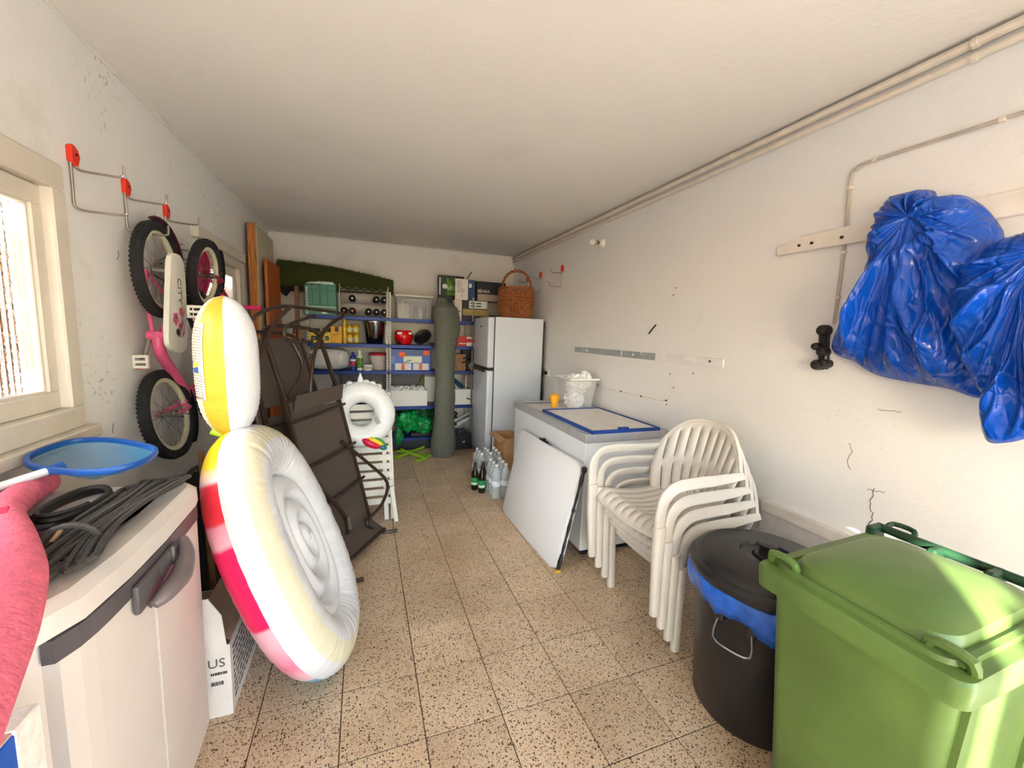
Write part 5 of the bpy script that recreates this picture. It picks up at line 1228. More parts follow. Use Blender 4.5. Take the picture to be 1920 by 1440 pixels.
for k, (x, y, h, dx) in enumerate(((-.66, 4.86, 1.50, .02), (-.71, 4.80, 1.46, .03), (-.60, 4.82, 1.32, -.02), (-.64, 4.70, 1.36, .05), (-.56, 4.72, 1.20, .04))):
    t = thing('wooden_pole', sl_[k], 'pole', (x, y, 0), group='poles by the shelf end')
    bm = NB(); tube(bm, [(x, y, 0), (x+dx*.5, y, h*.5), (x+dx, y+.02, h)], .017, 8); obj('shaft', bm, M_bam, t, True)
    bm = NB(); tube(bm, [(x+dx, y+.02, h-.03), (x+dx, y+.02, h+.02)], [.020, .014], 8); obj('tip', bm, M_blk, t, True)
# ================================================================== BLUE SHELVING
M_blue = S('shelf_blue', 18, 48, 122, rough=.4, metal=.2, var=.06)
M_post = S('slotted_post', 172, 166, 160, rough=.45, metal=.4)
LEV = [.155, .56, 1.005, 1.325, 1.645]; SY0, SY1 = 5.10, 5.48
def shelving(x0, x1, label):
    t = thing('shelving_unit', label, 'shelves', ((x0+x1)/2, (SY0+SY1)/2, 0), group='blue metal shelving')
    for x in (x0+.004, x1-.024):
        for y, s in ((SY0-.004, 1), (SY1-.03, -1)):
            bm = NB(); bx(bm, x, x+.02, y, y+.004, 0, 1.95); xx = x if x == x0+.004 else x+.017; bx(bm, xx, xx+.003, y+.004, y+.034, 0, 1.95)
            po_ = obj('post', bm, M_post, t)
            if s == 1:
                bm = NB()
                for k in range(60): bx(bm, x+.006, x+.014, y-.0006, y, .05+k*.031, .067+k*.031)
                sl = obj('slot_shade_patches', bm, M_blk, po_); sl['kind'] = 'stuff'  # black patches laid on the post for the dark inside its holes
    for z in LEV:
        bm = NB(); bx(bm, x0+.002, x1-.002, SY0, SY1, z-.006, z); bx(bm, x0+.002, x1-.002, SY0-.006, SY0, z-.040, z+.0005, .0015); bx(bm, x0+.002, x1-.002, SY1-.003, SY1, z-.040, z)
        obj('shelf', bm, M_blue, t)
shelving(-.60, .288, 'blue metal shelving unit with pale slotted posts near the wooden boards')
shelving(.292, 1.345, 'blue metal shelving unit with pale slotted posts near the fridge')
def RX(px0, px1, Y, py=620): return ony(px0, py, Y).x, ony(px1, py, Y).x
def RZ(py, Y, px=720): return ony(px, py, Y).z

# --- top shelf
S1 = LEV[4]
M_teal = S('teal_plastic', 62, 134, 112, rough=.4, var=.1, scale=30)
x0, x1 = RX(570, 632, 5.14)
t = thing('green_crate', 'teal green ribbed plastic crate on the top shelf', 'crate', ((x0+x1)/2, 5.25, S1))
bm = NB(); bx(bm, x0, x1, 5.14, 5.42, S1, S1+.055, .004); bx(bm, x0+.01, x1-.005, 5.15, 5.42, S1+.055, S1+.36, .004); obj('body', bm, M_teal, t)
for k in range(4):
    a = x0+.018+k*(x1-x0-.03)/4; bm = NB(); bx(bm, a, a+(x1-x0-.03)/4-.01, 5.140, 5.152, S1+.11, S1+.27, .003); obj('panel', bm, M_teal, t)
    bm = NB(); bx(bm, a, a+(x1-x0-.03)/4-.01, 5.140, 5.152, S1+.285, S1+.335, .003); obj('panel', bm, M_teal, t)
bm = NB(); bx(bm, x0+.005, x1-.002, 5.136, 5.15, S1+.085, S1+.095); bx(bm, x0+.03, x1-.03, 5.137, 5.15, S1+.345, S1+.375); obj('pale_rim', bm, S('pale_teal', 196, 218, 206, rough=.4, var=.2, scale=60), t)
bm = NB(); bx(bm, x0+.19, x0+.245, 5.137, 5.141, S1+.015, S1+.045); obj('white_label', bm, MATS['label_white'], t)
# wine rack
wx0, wx1 = RX(638, 728, 5.14); wy = 5.14
t = thing('wine_rack', 'wire wine rack with zigzag rows on the top shelf', 'rack', ((wx0+wx1)/2, 5.25, S1))
M_wire = S('rack_wire', 212, 210, 206, rough=.3, metal=.8)
bm = NB()
for x in (wx0, wx1):
    for y in (wy, wy+.2): tube(bm, [(x, y, S1), (x, y, S1+.36)], .005, 6)
    tube(bm, [(x, wy, S1+.36), (x, wy+.2, S1+.36)], .005, 6)
obj('upright', bm, M_wire, t)
rows_z = (S1+.02, S1+.165, S1+.30); nz_ = 6; ww = (wx1-wx0)/nz_
for z in rows_z:
    for y in (wy, wy+.2):
        bm = NB(); tube(bm, [(wx0+ww*k/2, y, z+(.034 if k % 2 == 0 else 0)) for k in range(2*nz_+1)], .0035, 5); tube(bm, [(wx0, y, z-.004), (wx1, y, z-.004)], .0035, 5); obj('zigzag', bm, M_wire, t)
M_wb2 = S('wine_glass', 12, 13, 14, rough=.8); M_foil = S('foil_white', 224, 222, 218, rough=.4); M_foilp = S('foil_pink', 222, 120, 146, rough=.4)
t = thing('wine_bottle', 'x', 'bottle')
bm = NB(); lathe(bm, [(.036, .0), (.0395, .004), (.0395, .19), (.03, .22), (.0145, .25), (.0145, .30)], 18, axis=(0, 1, 0)); obj('bottle_body', bm, M_wb2, t, True, False)
bm = NB(); lathe(bm, [(.010, -.0015), (.010, .001)], 10, axis=(0, 1, 0)); bo_ = obj('base_seal', bm, M_foil, t, False, False)
lab = {0: 'dark wine bottle in the upper row of the wire rack', 1: 'dark wine bottle in the lower row of the wire rack'}
for k, (s, row, pk) in enumerate(((1, 1, 0), (4, 1, 0), (5, 1, 0), (0, 0, 1), (1, 0, 1), (3, 0, 0), (4, 0, 0), (5, 0, 0))):
    c = t if k == 0 else dup(t)
    c.location = (wx0+ww*(s+.5), wy-.03, rows_z[row]+.042); c['label'] = lab[0] if row == 1 else 'dark wine bottle with pink seal in the lower row of the wire rack' if pk else lab[1]; c['group'] = 'wine bottles in the rack, '+('upper row' if row else 'pink sealed' if pk else 'lower row')
    if pk:
        for ch in c.children:
            if ch.name.startswith('base_seal'): me = ch.data.copy(); me.materials[0] = M_foilp; ch.data = me
# artificial grass roll lying on the crate and rack
M_turf = S('turf', 62, 70, 26, rough=.95, var=.45, scale=160, bump=1., bscale=140)
g0, g1 = ony(522, 516, 5.26), ony(737, 540, 5.26)
bm = NB(); nR = 40; rows = []
for k in range(nR+1):
    s = k/nR; c = g0.lerp(g1, s)+V((0, 0, .022*math.sin(PI*s))); r_ = .168-.082*s**1.3; row = []
    for i in range(40):
        a = 2*PI*i/40; rr = r_*(1+.05*noise.noise(V((math.cos(a)*2, math.sin(a)*2, s*8)))+.035*noise.noise(V((math.cos(a)*14, math.sin(a)*14, s*60))))
        row.append(bm.verts.new(c+V((0, math.cos(a)*rr*.9, math.sin(a)*rr))))
    rows.append(row)
loft(bm, rows, True, True)
t = thing('turf_roll', 'dark green artificial grass roll lying across the crate and wine rack', 'turf roll', (0, 5.26, S1+.36)); obj('roll', bm, M_turf, t, 'all')
bm = NB(); rows = []
for k in range(12):
    s = k/11; rows.append([bm.verts.new(g0+V((-.02-.09*math.sin(a)*.3+.1*s-.02, -.11+.02*s, -.13-.13*s*math.sin(PI*min(1, a/PI+.15))))) for a in [PI*i/9 for i in range(10)]])
prism(bm, [g0+V((.01, -.10, -.10)), g0+V((.22, -.10, -.125)), g0+V((.15, -.11, -.17)), g0+V((.09, -.115, -.25)), g0+V((.05, -.115, -.23)), g0+V((.0, -.11, -.14))], (0, .012, 0)) if False else None
bm.free(); bm = NB(); prism(bm, [g0+V((.0, -.10, -.10)), g0+V((.23, -.10, -.118)), g0+V((.15, -.11, -.155)), g0+V((.09, -.115, -.235)), g0+V((.05, -.115, -.215)), g0+V((.0, -.11, -.13))], (0, .014, 0)); obj('loose_corner', bm, S('turf_backing', 22, 22, 20, rough=.9), t)
bm = NB(); pts = [g0+V((-.008, .02*k/40*math.cos(k*.42)*5.2, .0045*k*.7*math.sin(k*.42)))*1 for k in range(6, 46)]; tube(bm, pts, .008, 5); obj('spiral_edge', bm, MATS['turf_backing'], t)
bm = NB()
random.seed(21)
for k in range(5200):
    s = random.random(); a = random.uniform(-PI, PI); c = g0.lerp(g1, s)+V((0, 0, .022*math.sin(PI*s))); r_ = (.168-.082*s**1.3); d = V((0, math.cos(a)*.9, math.sin(a))); p = c+d*r_*.99
    tip = p+d*random.uniform(.010, .020)+V((random.uniform(-.008, .008), random.uniform(-.006, .006), random.uniform(-.006, .006))); sd_ = V((.0025, 0, 0))
    bm.faces.new([bm.verts.new(p-sd_), bm.verts.new(p+sd_), bm.verts.new(tip)])
pl_ = obj('pile', bm, S('turf_blades', 76, 88, 30, rough=.9, var=.4, scale=90), t); pl_['kind'] = 'stuff'
# clear tote with things in it
x0, x1 = RX(741, 812, 5.14); t = thing('clear_tote', 'clear plastic storage tote on the top shelf', 'storage box', ((x0+x1)/2, 5.28, S1))
bm = NB(); loft(bm, [ringrect(bm, (x1-x0)/2-.02, .135, .02, S1, ((x0+x1)/2, 5.28)), ringrect(bm, (x1-x0)/2-.005, .145, .02, S1+.27, ((x0+x1)/2, 5.28))], True, False); obj('tub', bm, M_clear, t, True, mods=[('SOLIDIFY', dict(thickness=.003))])
bm = NB(); bx(bm, x0-.005, x1+.005, 5.13, 5.43, S1+.268, S1+.292, .006); obj('lid', bm, S('tote_lid', 220, 212, 200, rough=.35), t)
bm = NB(); sweep(bm, [(x0+.08, 5.136, S1+.03), (x0+.08, 5.136, S1+.20), (x0+.11, 5.136, S1+.23), (x1-.10, 5.136, S1+.23), (x1-.07, 5.136, S1+.20), (x1-.07, 5.136, S1+.03)], rect(.006, .004), up=(0, 1, 0)); obj('rib', bm, MATS['pale_rim'], t)
bm = NB(); bx(bm, x0+.03, x0+.17, 5.2, 5.38, S1+.003, S1+.19, .01); single('folded_linen', bm, S('linen', 226, 214, 200, rough=.8, var=.12, scale=20), 'folded cream linen inside the clear tote', 'linen')
bm = NB(); bx(bm, x0+.23, x0+.265, 5.17, 5.32, S1+.003, S1+.17, .003); single('grey_folder', bm, S('folder_grey', 88, 84, 86, rough=.6), 'narrow dark grey folder inside the clear tote', 'folder')
bm = NB(); bx(bm, x0+.355, x0+.39, 5.17, 5.32, S1+.003, S1+.17, .003); single('olive_folder', bm, S('folder_olive', 92, 92, 74, rough=.6), 'olive grey folder at the end inside the clear tote', 'folder')
single('crumpled_wrap', crumple((x0+.312, 5.28, S1+.075), (.036, .07, .06), 7, .2), M_bagw2, 'crumpled white wrapping inside the clear tote', 'wrapping', smooth_='all')
# boxes and books at the fridge end of the top shelf
def carton(name, px0, px1, py0, py1, Y, d, m, label, cat='box', zb=None, bev=.002):
    a, b = RX(px0, px1, Y, (py0+py1)/2); zt, z0 = ony((px0+px1)/2, py0, Y).z, ony((px0+px1)/2, py1, Y).z
    if zb is not None: z0 = zb
    bm = NB(); bx(bm, a, b, Y, Y+d, z0, zt, bev); t = thing(name, label, cat, ((a+b)/2, Y+d/2, z0)); obj('body', bm, m, t); return t, a, b, z0, zt
def plate(nm, t, a, b, z0, z1, Y, m): bm = NB(); bx(bm, a, b, Y-.002, Y, z0, z1); return obj(nm, bm, m, t)
M_navy = S('navy_card', 38, 42, 70, rough=.5); M_kraft = S('kraft_card', 172, 150, 96, rough=.7); M_blackc = S('black_card', 34, 32, 40, rough=.45)
t, a, b, z0, zt = carton('navy_box', 867, 900, 592, 603, 5.13, .16, M_navy, 'flat navy box lowest in the pile on the top shelf', zb=S1); zn = zt
t, a, b, z0, zt = carton('kraft_box', 868, 912, 580, 592, 5.13, .16, M_kraft, 'flat tan box on top of the navy one', zb=zn); zk = zt
t, a, b, z0, zt = carton('labelled_box', 867, 914, 564, 580, 5.13, .16, M_blackc, 'low black box with a white label in the pile by the basket', zb=zk); zl = zt
ww0 = a+(b-a)*.26; plate('white_label', t, ww0, b-.002, z0+.01, zt-.004, 5.13, MATS['label_white'])
bm = NB()
for r_ in (.30, .62):
    for q0_, q1_ in ((.08, .32), (.38, .66)): bx(bm, ww0+(b-ww0)*q0_, ww0+(b-ww0)*q1_, 5.1265, 5.128, z0+(zt-z0)*r_, z0+(zt-z0)*(r_+.14))
obj('label_print', bm, M_inkd, t)
t, a, b, z0, zt = carton('black_gift_box', 893, 948, 529, 564, 5.13, .16, M_blackc, 'black box with white lettering behind the wicker basket', zb=zl)
plate('grey_panel', t, a+.02, b-.005, z0+.005, z0+(zt-z0)*.36, 5.13, S('panel_grey', 176, 160, 144, rough=.6))
text('lettering', 'BÉABA', .055, S('ink_white', 236, 232, 220, rough=.5), t, (a+.10, 5.127, z0+(zt-z0)*.50), (1, 0, 0), (0, 0, 1))
t, a, b, z0, zt = carton('blue_book', 877, 891, 525, 563, 5.13, .15, S('book_blue', 44, 78, 116, rough=.5, var=.3, scale=25), 'dark blue book standing between the white sheet and black box', 'book', zb=zl)
bm = NB(); bx(bm, a+.015, a+.05, 5.127, 5.13, z0+.16, z0+.21); obj('cover_print', bm, MATS['ink_white'], t)
t, a, b, z0, zt = carton('green_picture_box', 823, 870, 517, 560, 5.30, .12, M_blackc, 'black edged box with a green leafy picture behind the grey roll', zb=S1)
plate('green_picture', t, a+.03, a+.22, zt-.25, zt-.02, 5.30, S('leaf_print', 92, 138, 44, rough=.5, var=.6, scale=22)); plate('dark_picture', t, a+.03, a+.10, zt-.25, zt-.02, 5.2985, S('picture_dark', 40, 66, 34, rough=.5))
bm = NB(); lathe(bm, [(.032, 0), (.032, .002)], 16, (a+.075, 5.2965, zt-.14), axis=(0, -1, 0)); obj('picture_disc', bm, MATS['label_white'], t)
plate('pale_spine', t, a+.005, a+.02, zt-.25, zt-.03, 5.30, MATS['label_white'])
text('lettering', 'UU', .07, MATS['ink_white'], t, (a+.155, 5.295, zt-.16), (1, 0, 0), (0, 0, 1))
t, a, b, z0, zt = carton('white_sheet', 853.5, 877.5, 523, 562, 5.125, .004, S('paper', 232, 224, 214, rough=.7), 'white printed card propped in front of the green picture box', 'card', bev=0)
bm = NB(); random.seed(4)
for k in range(9): bx(bm, a+.02, a+.02+random.uniform(.05, .11), 5.1235, 5.125, zt-.03-k*.017, zt-.026-k*.017)
obj('printed_lines', bm, M_ink, t); text('lettering', '1', .055, M_inkd, t, (a+.09, 5.1235, z0+.05), (1, 0, 0), (0, 0, 1))
t, a, b, z0, zt = carton('white_upright_box', 852, 866, 562, 603, 5.15, .14, S('box_pinkwhite', 226, 210, 202, rough=.6), 'tall white box with faint print beside the grey roll', zb=S1)
bm = NB(); bx(bm, b-.05, b-.015, 5.148, 5.15, z0+.03, z0+.04); bx(bm, b-.04, b-.02, 5.148, 5.15, z0+.12, z0+.135); obj('print', bm, M_ink, t)
p0_, p1_ = ony(876, 523, 5.2), ony(884, 510, 5.2); bm = NB(); sweep(bm, [p0_-(p1_-p0_)*.8, p1_], rect(.028, .012), up=(0, 1, 0)); single('wood_offcut', bm, M_w3, 'short brown stick poking up behind the white card', 'stick')

# --- second shelf
S2 = LEV[3]
M_yl = S('yellow_pack', 232, 196, 40, rough=.4, var=.2, scale=40); M_gold = S('gold_can', 214, 172, 44, rough=.3, metal=.6, var=.15, scale=30)
for k, (p0_, p1_) in enumerate(((578, 599), (604, 620))):
    t, a, b, z0, zt = carton('drinks_pack', p0_, p1_, 621, 645, 5.13, .18, M_yl, ['yellow and black drinks pack at the end of the second shelf', 'yellow and black drinks pack next to the yellow carton'][k], 'pack', zb=S2)
    plate('dark_emblem', t, a+.03, b-.02, z0+.03, z0+.08, 5.13, M_blackc); text('lettering', 'M', .03, MATS['ink_white'], t, ((a+b)/2, 5.127, z0+.05), (1, 0, 0), (0, 0, 1))
    bm = NB()
    for x in (a+.03, b-.03): lathe(bm, [(.026, -.005), (.026, .03), (.02, .034)], 12, (x, 5.19, zt))
    obj('cap', bm, M_blk, t, True); plate('black_edge', t, a, b, zt-.012, zt+.001, 5.13, M_blackc)
t, a, b, z0, zt = carton('yellow_carton', 620, 641, 612, 645, 5.13, .12, S('amber_card', 232, 168, 16, rough=.45, var=.1, scale=40), 'plain yellow carton on the second shelf', zb=S2)
plate('black_mark', t, a+.045, a+.085, zt-.06, zt-.005, 5.13, M_blackc); bm = NB(); sweep(bm, [(a+.02, 5.128, zt-.10), (b-.02, 5.128, zt-.07)], rect(.004, .004), up=(0, 1, 0)); sweep(bm, [(a+.02, 5.128, zt-.115), (b-.02, 5.128, zt-.085)], rect(.003, .003), up=(0, 1, 0)); obj('stripe', bm, M_blackc, t)
for k, (px0, px1, py0) in enumerate(((643, 649.5, 599),)):
    xc = sum(RX(px0, px1, 5.2))/2; zt = RZ(py0, 5.18); t = thing('yellow_tube', 'tall slim yellow tube on the second shelf', 'tube', (xc, 5.18, S2)); bm = NB(); lathe(bm, [(.02, 0), (.021, .005), (.021, zt-S2-.01), (.018, zt-S2)], 14, (xc, 5.18, S2)); obj('tube_body', bm, MATS['yellow_pack'], t, True); bm = NB(); lathe(bm, [(.0225, .13), (.0225, .145)], 14, (xc, 5.18, S2)); obj('band', bm, M_gold, t, True)
t = thing('gold_tin', 'x', 'tin'); bm = NB(); lathe(bm, [(.034, 0), (.037, .004), (.037, .098), (.034, .104), (.030, .112), (.01, .114)], 16); obj('tin_body', bm, M_gold, t, True, False); bm = NB(); lathe(bm, [(.0375, .02), (.0375, .075)], 16, capb=False, capt=False); obj('label_band', bm, S('tin_label', 222, 206, 150, rough=.4, var=.4, scale=40), t, True, False)
xa, xb = RX(656, 668, 5.2); tl = ['gold tin under another beside the yellow tube', 'gold tin on top of another beside the yellow tube', 'gold tin under another beside the steel bucket', 'gold tin on top of another beside the steel bucket']
for k in range(4):
    c = t if k == 0 else dup(t)
    c.location = ((xa, xb)[k//2], 5.18, S2+(k % 2)*.114); c['label'] = tl[k]; c['group'] = 'gold tins on the second shelf'
x0, x1 = RX(681, 724, 5.22); xc = (x0+x1)/2; t = thing('steel_bucket', 'shiny steel bucket with dark red reflections on the second shelf', 'bucket', (xc, 5.27, S2))
bm = NB(); lathe(bm, [(.092, 0), (.095, .003), (.132, .262), (.138, .265), (.138, .272), (.130, .27)], 28, (xc, 5.27, S2), capt=False); obj('pail', bm, S('bucket_steel', 176, 172, 170, rough=.16, metal=1., var=.2, scale=10, stretch=(8, 8, .5)), t, True)
for s in (-1, 1): bm = NB(); bx(bm, xc+s*.135-.012, xc+s*.135+.012, 5.25, 5.28, S2+.235, S2+.27, .004); obj('handle_lug', bm, M_blk, t)
x0, x1 = RX(739, 775, 5.24, 635); xc = (x0+x1)/2; t = thing('red_pot', 'glossy round red pot on the second shelf', 'pot', (xc, 5.24, S2))
bm = NB(); lathe(bm, [(.07, 0), (.085, .008), (.108, .06), (.113, .10), (.108, .145), (.092, .17), (.094, .178), (.086, .178), (.082, .165)], 30, (xc, 5.24, S2)); obj('pot_body', bm, S('red_gloss', 214, 14, 22, rough=.18, var=.04), t, True)
bm = NB(); bx(bm, xc-.085, xc-.03, 5.135, 5.15, S2+.13, S2+.155); bx(bm, xc+.05, xc+.085, 5.142, 5.16, S2+.13, S2+.155); obj('white_print', bm, MATS['label_white'], t)
# black pan and cable next to it
xc = sum(RX(778, 810, 5.2))/2
t = thing('black_pan', 'black frying pan tilted against the back of the second shelf', 'pan', (xc, 5.25, S2)); bm = NB(); lathe(bm, [(.09, -.018), (.118, .0), (.118, .012), (.11, .012), (.085, -.01)], 28, (xc+.0, 5.27, S2+.10), axis=(-.5, -.6, .65)); obj('pan_body', bm, M_blk, t, True)
bm = NB(); tube(bm, [(xc+.06, 5.18, S2+.03), (xc+.15, 5.14, S2+.014)], .011, 8); obj('handle', bm, M_blk, t, True)
bm = NB(); tube(bm, [(xc-.30+.02*math.cos(k*1.3), 5.15+.02*math.sin(k*1.3), S2+.008+.003*k) for k in range(16)], .005, 6, sm=3); single('cable_bundle', bm, M_blk, 'small bundle of black cable beside the red pot', 'cable', smooth_=True)
t, a, b, z0, zt = carton('red_box', 857, 891, 631, 650, 5.13, .22, S('red_card', 204, 18, 34, rough=.4, var=.05), 'red box with white print on the second shelf by the fridge', zb=S2)
plate('white_panel', t, a+.125, b, z0+.005, z0+.05, 5.13, MATS['label_white']); plate('cream_strip', t, a+.125, b, zt-.028, zt-.003, 5.13, MATS['label_white'])
bm = NB(); bx(bm, a+.03, a+.115, 5.1285, 5.13, z0+.03, z0+.042); lathe(bm, [(.007, 0), (.007, .0015)], 10, (a+.033, 5.13, z0+.036), axis=(0, -1, 0)); obj('print_line', bm, MATS['ink_white'], t)
t, a, b, z0, zt = carton('maroon_box', 843, 858, 632, 650, 5.18, .18, S('maroon_card', 96, 24, 34, rough=.5), 'dark maroon box squeezed between the grey roll and red box', zb=S2)

# --- third shelf
S3 = LEV[2]
M_film = S('wrap_film', 214, 212, 212, rough=.3, var=.06, scale=10, bump=.8, bscale=22)
xa, xb = RX(574, 656, 5.24, 680); bm = NB(); bmesh.ops.create_icosphere(bm, subdivisions=5, radius=1)
for v in bm.verts:
    d = v.co.normalized(); q = [math.copysign(abs(c)**.55, c) for c in d]; fdx = .04*noise.noise(d*3)+.03*abs(noise.noise(d*7)); m_ = max(abs(c) for c in q)
    v.co = V(((xa+xb)/2+q[0]*(xb-xa)/2*(.96+fdx), 5.27+q[1]*.135*(.95+fdx), S3+.13+q[2]*.128*(.97+fdx)))
for v in bm.verts: v.co.z = max(v.co.z, S3+.001)
single('wrapped_bundle', bm, M_film, 'large white plastic wrapped bundle on the third shelf', 'bundle', smooth_='all')
def bottle(px, py0, prof, label, m, parts, cat='bottle', Y=5.18):
    xc = ony(px, (py0+697)/2, Y).x; t = thing('cleaner_bottle', label, cat, (xc, Y, S3)); bm = NB(); lathe(bm, prof, 18, (xc, Y, S3)); obj('bottle_body', bm, m, t, True)
    for nm, pr, mm in parts: bm = NB(); lathe(bm, pr, 18, (xc, Y, S3)); obj(nm, bm, mm, t, True)
bottle(662, 660, [(.030, 0), (.034, .005), (.034, .15), (.028, .175), (.016, .19)], 'royal blue bottle with red and white label on the third shelf', S('royal_blue', 24, 56, 150, rough=.3), [('cap', [(.018, .188), (.018, .215), (.012, .22)], MATS['royal_blue']), ('label_band', [(.0345, .05), (.0345, .11)], S('label_red', 190, 60, 90, rough=.4, var=.5, scale=50)), ('label_stripe', [(.0348, .112), (.0348, .135)], MATS['label_white'])])
bottle(675, 656, [(.029, 0), (.033, .005), (.033, .165), (.026, .185), (.014, .195)], 'white bottle with green and yellow label on the third shelf', S('bottle_white', 236, 234, 226, rough=.35), [('cap', [(.017, .19), (.019, .21), (.017, .235), (.010, .245)], MATS['bottle_white']), ('label_band', [(.0335, .03), (.0335, .15)], S('label_greenyel', 108, 150, 54, rough=.4, var=.7, scale=35))])
xc = ony(690, 690, 5.16).x; t = thing('white_tub', 'small white tub in front of the clear bucket', 'tub', (xc, 5.16, S3)); bm = NB(); lathe(bm, [(.045, 0), (.05, .004), (.056, .06), (.058, .062), (.058, .074), (.05, .078)], 22, (xc, 5.16, S3)); obj('tub_body', bm, MATS['bottle_white'], t, True); bm = NB(); bx(bm, xc-.03, xc+.03, 5.100, 5.11, S3+.025, S3+.045); obj('label', bm, S('label_grey', 176, 172, 166, rough=.5), t)
xa, xb = RX(693, 726, 5.25, 680); xc = (xa+xb)/2; t = thing('clear_bucket', 'clear plastic bucket with a red lid on the third shelf', 'bucket', (xc, 5.29, S3))
bm = NB(); lathe(bm, [(.085, 0), (.088, .004), (.102, .15), (.104, .152), (.104, .172), (.106, .185)], 26, (xc, 5.29, S3)); obj('bucket_body', bm, S('milky_plastic', 222, 208, 202, rough=.25, alpha=.8), t, True); bm = NB(); lathe(bm, [(.110, .178), (.112, .182), (.112, .20), (.09, .21), (.02, .212)], 26, (xc, 5.29, S3)); obj('lid', bm, S('lid_red', 186, 30, 36, rough=.35), t, True)
# blue case
t, a, b, z0, zt = carton('blue_case', 732, 808, 655, 697, 5.14, .30, S('case_blue', 56, 96, 186, rough=.4, var=.08), 'blue plastic organiser case with orange stickers on the third shelf', 'case', zb=S3, bev=.006)
plate('dark_lid', t, a+.03, b, zt-.075, zt-.012, 5.138, S('case_lid', 36, 62, 132, rough=.35)); plate('side_clip', t, a+.0, a+.05, z0+.09, zt-.08, 5.135, S('case_clip', 94, 132, 210, rough=.4)); 
lbp = plate('white_label', t, a+.155, b-.115, z0+.10, zt-.085, 5.134, S('case_label', 226, 228, 206, rough=.5)); bm = NB(); prism(bm, [(a+.17, 5.1315, z0+.105), (a+.25, 5.1315, z0+.125), (a+.25, 5.1315, z0+.14), (a+.17, 5.1315, z0+.115)], (0, .001, 0)); obj('label_print', bm, MATS['mane_teal'], lbp)
for q in (.0, .215):
    d_ = plate('drawer', t, a+.055+q, a+.25+q, z0+.008, z0+.092, 5.134, S('drawer_label', 222, 222, 226, rough=.5, var=.15, scale=90)); plate('orange_digit', d_, a+.13+q, a+.17+q, z0+.012, z0+.088, 5.1315, S('orange_print', 230, 110, 66, rough=.5, var=.3, scale=60))
for q, dz in ((.10, -.045), (.40, -.02)): plate('orange_sticker', t, a+q, a+q+.075, zt-.05+dz, zt+.008+dz, 5.132, S('orange_sticker', 244, 92, 34, rough=.5))
t, a, b, z0, zt = carton('wooden_box', 845, 873, 664, 694, 5.14, .2, wood('box_wood', srgb(120, 76, 42), srgb(168, 112, 66), (14, 14, 2)), 'small brown wooden box on the third shelf by the fridge', zb=S3)
t, a, b, z0, zt = carton('dark_toolbox', 868, 893, 655, 668, 5.30, .15, M_blackc, 'dark box behind the wooden box on the third shelf', zb=S3)
for k, (p0_, p1_, y0_, y1_) in enumerate(((868, 890, 672, 667), (866, 890, 680, 675))):
    bm = NB(); tube(bm, [ony(p0_, y0_, 5.12), ony(p1_, y1_, 5.16)], .012, 8); single('metal_bar', bm, M_steel, ['pale metal bar lying highest over the wooden box', 'pale metal bar lying lower over the wooden box'][k], 'bar', smooth_=True)
single('grey_cloth', crumple((ony(884, 690, 5.18).x, 5.18, S3+.062), (.045, .045, .05), 2, .3), S('cloth_grey', 150, 148, 146, rough=.8), 'grey crumpled cloth beside the wooden box', 'cloth', smooth_='all')

# --- fourth shelf
S4 = LEV[1]
M_wh = S('white_board_box', 240, 238, 234, rough=.5, var=.02)
xa, xb = RX(727, 801, 5.12, 745)
t = thing('white_crate', 'plain white box full of crumpled bags on the fourth shelf', 'box', ((xa+xb)/2, 5.26, S4)); zt = RZ(733, 5.12)
bm = NB()
openbox(bm, xa, xb, 5.12, 5.388, S4, zt, .008); obj('body', bm, M_wh, t)
for k in range(5): single('carrier_bag', crumple((xa+.05+k*.09, 5.22+.03*(k % 2), zt-.005), (.065, .08, .055), k*2.7+1, .4), M_bagw2, 'crumpled white carrier bag in the plain white box', 'bag', 'bags in the plain white box', smooth_='all')
xa2, xb2 = RX(798, 815, 5.3, 720); bm = NB(); bx(bm, xa2, xb2+.05, 5.40, 5.42, S4, RZ(706, 5.4)); single('tall_board', bm, M_wh, 'white panel standing behind the grey roll on the fourth shelf', 'panel')
xa3, xb3 = RX(640, 795, 5.4, 720); bm = NB(); grid(bm, lambda u, v: (xa3+(xb3-xa3)*u, 5.35+.015*noise.noise(V((u*9, v*6, 1))), S4+.02+.38*v), 40, 16); single('grey_blanket', bm, S('felt_grey', 118, 116, 116, rough=.95, var=.15, scale=30), 'dark grey felt blanket at the back of the fourth shelf', 'blanket', smooth_='all', mods=[('SOLIDIFY', dict(thickness=.05, offset=-1))])
bm = NB(); tube(bm, [ony(793, 706, 5.3), ony(789, 718, 5.25), ony(785, 730, 5.2)], .014, 8, sm=2); single('plaid_strap', bm, S('plaid', 150, 136, 54, rough=.8, var=.7, scale=90), 'yellow and black strap hanging over the white box', 'strap', smooth_=True)
xa, xb = RX(843, 893, 5.12, 745); t = thing('drawer_box', 'white drawer box with a small dark pull on the fourth shelf', 'box', ((xa+xb)/2, 5.25, S4)); bm = NB(); bx(bm, xa, xb, 5.12, 5.4, S4, RZ(732, 5.12), .003); obj('body', bm, M_wh, t)
bm = NB(); bx(bm, xa+.055, xa+.065, 5.116, 5.121, S4+.002, RZ(733, 5.12)); obj('seam', bm, S('seam', 214, 208, 198, rough=.5), t)
pk = ony(879, 748, 5.115); bm = NB(); tube(bm, [pk+V((-.03, 0, .012)), pk+V((0, -.01, 0)), pk+V((.04, 0, -.018))], .008, 8); obj('pull', bm, M_blk, t, True)
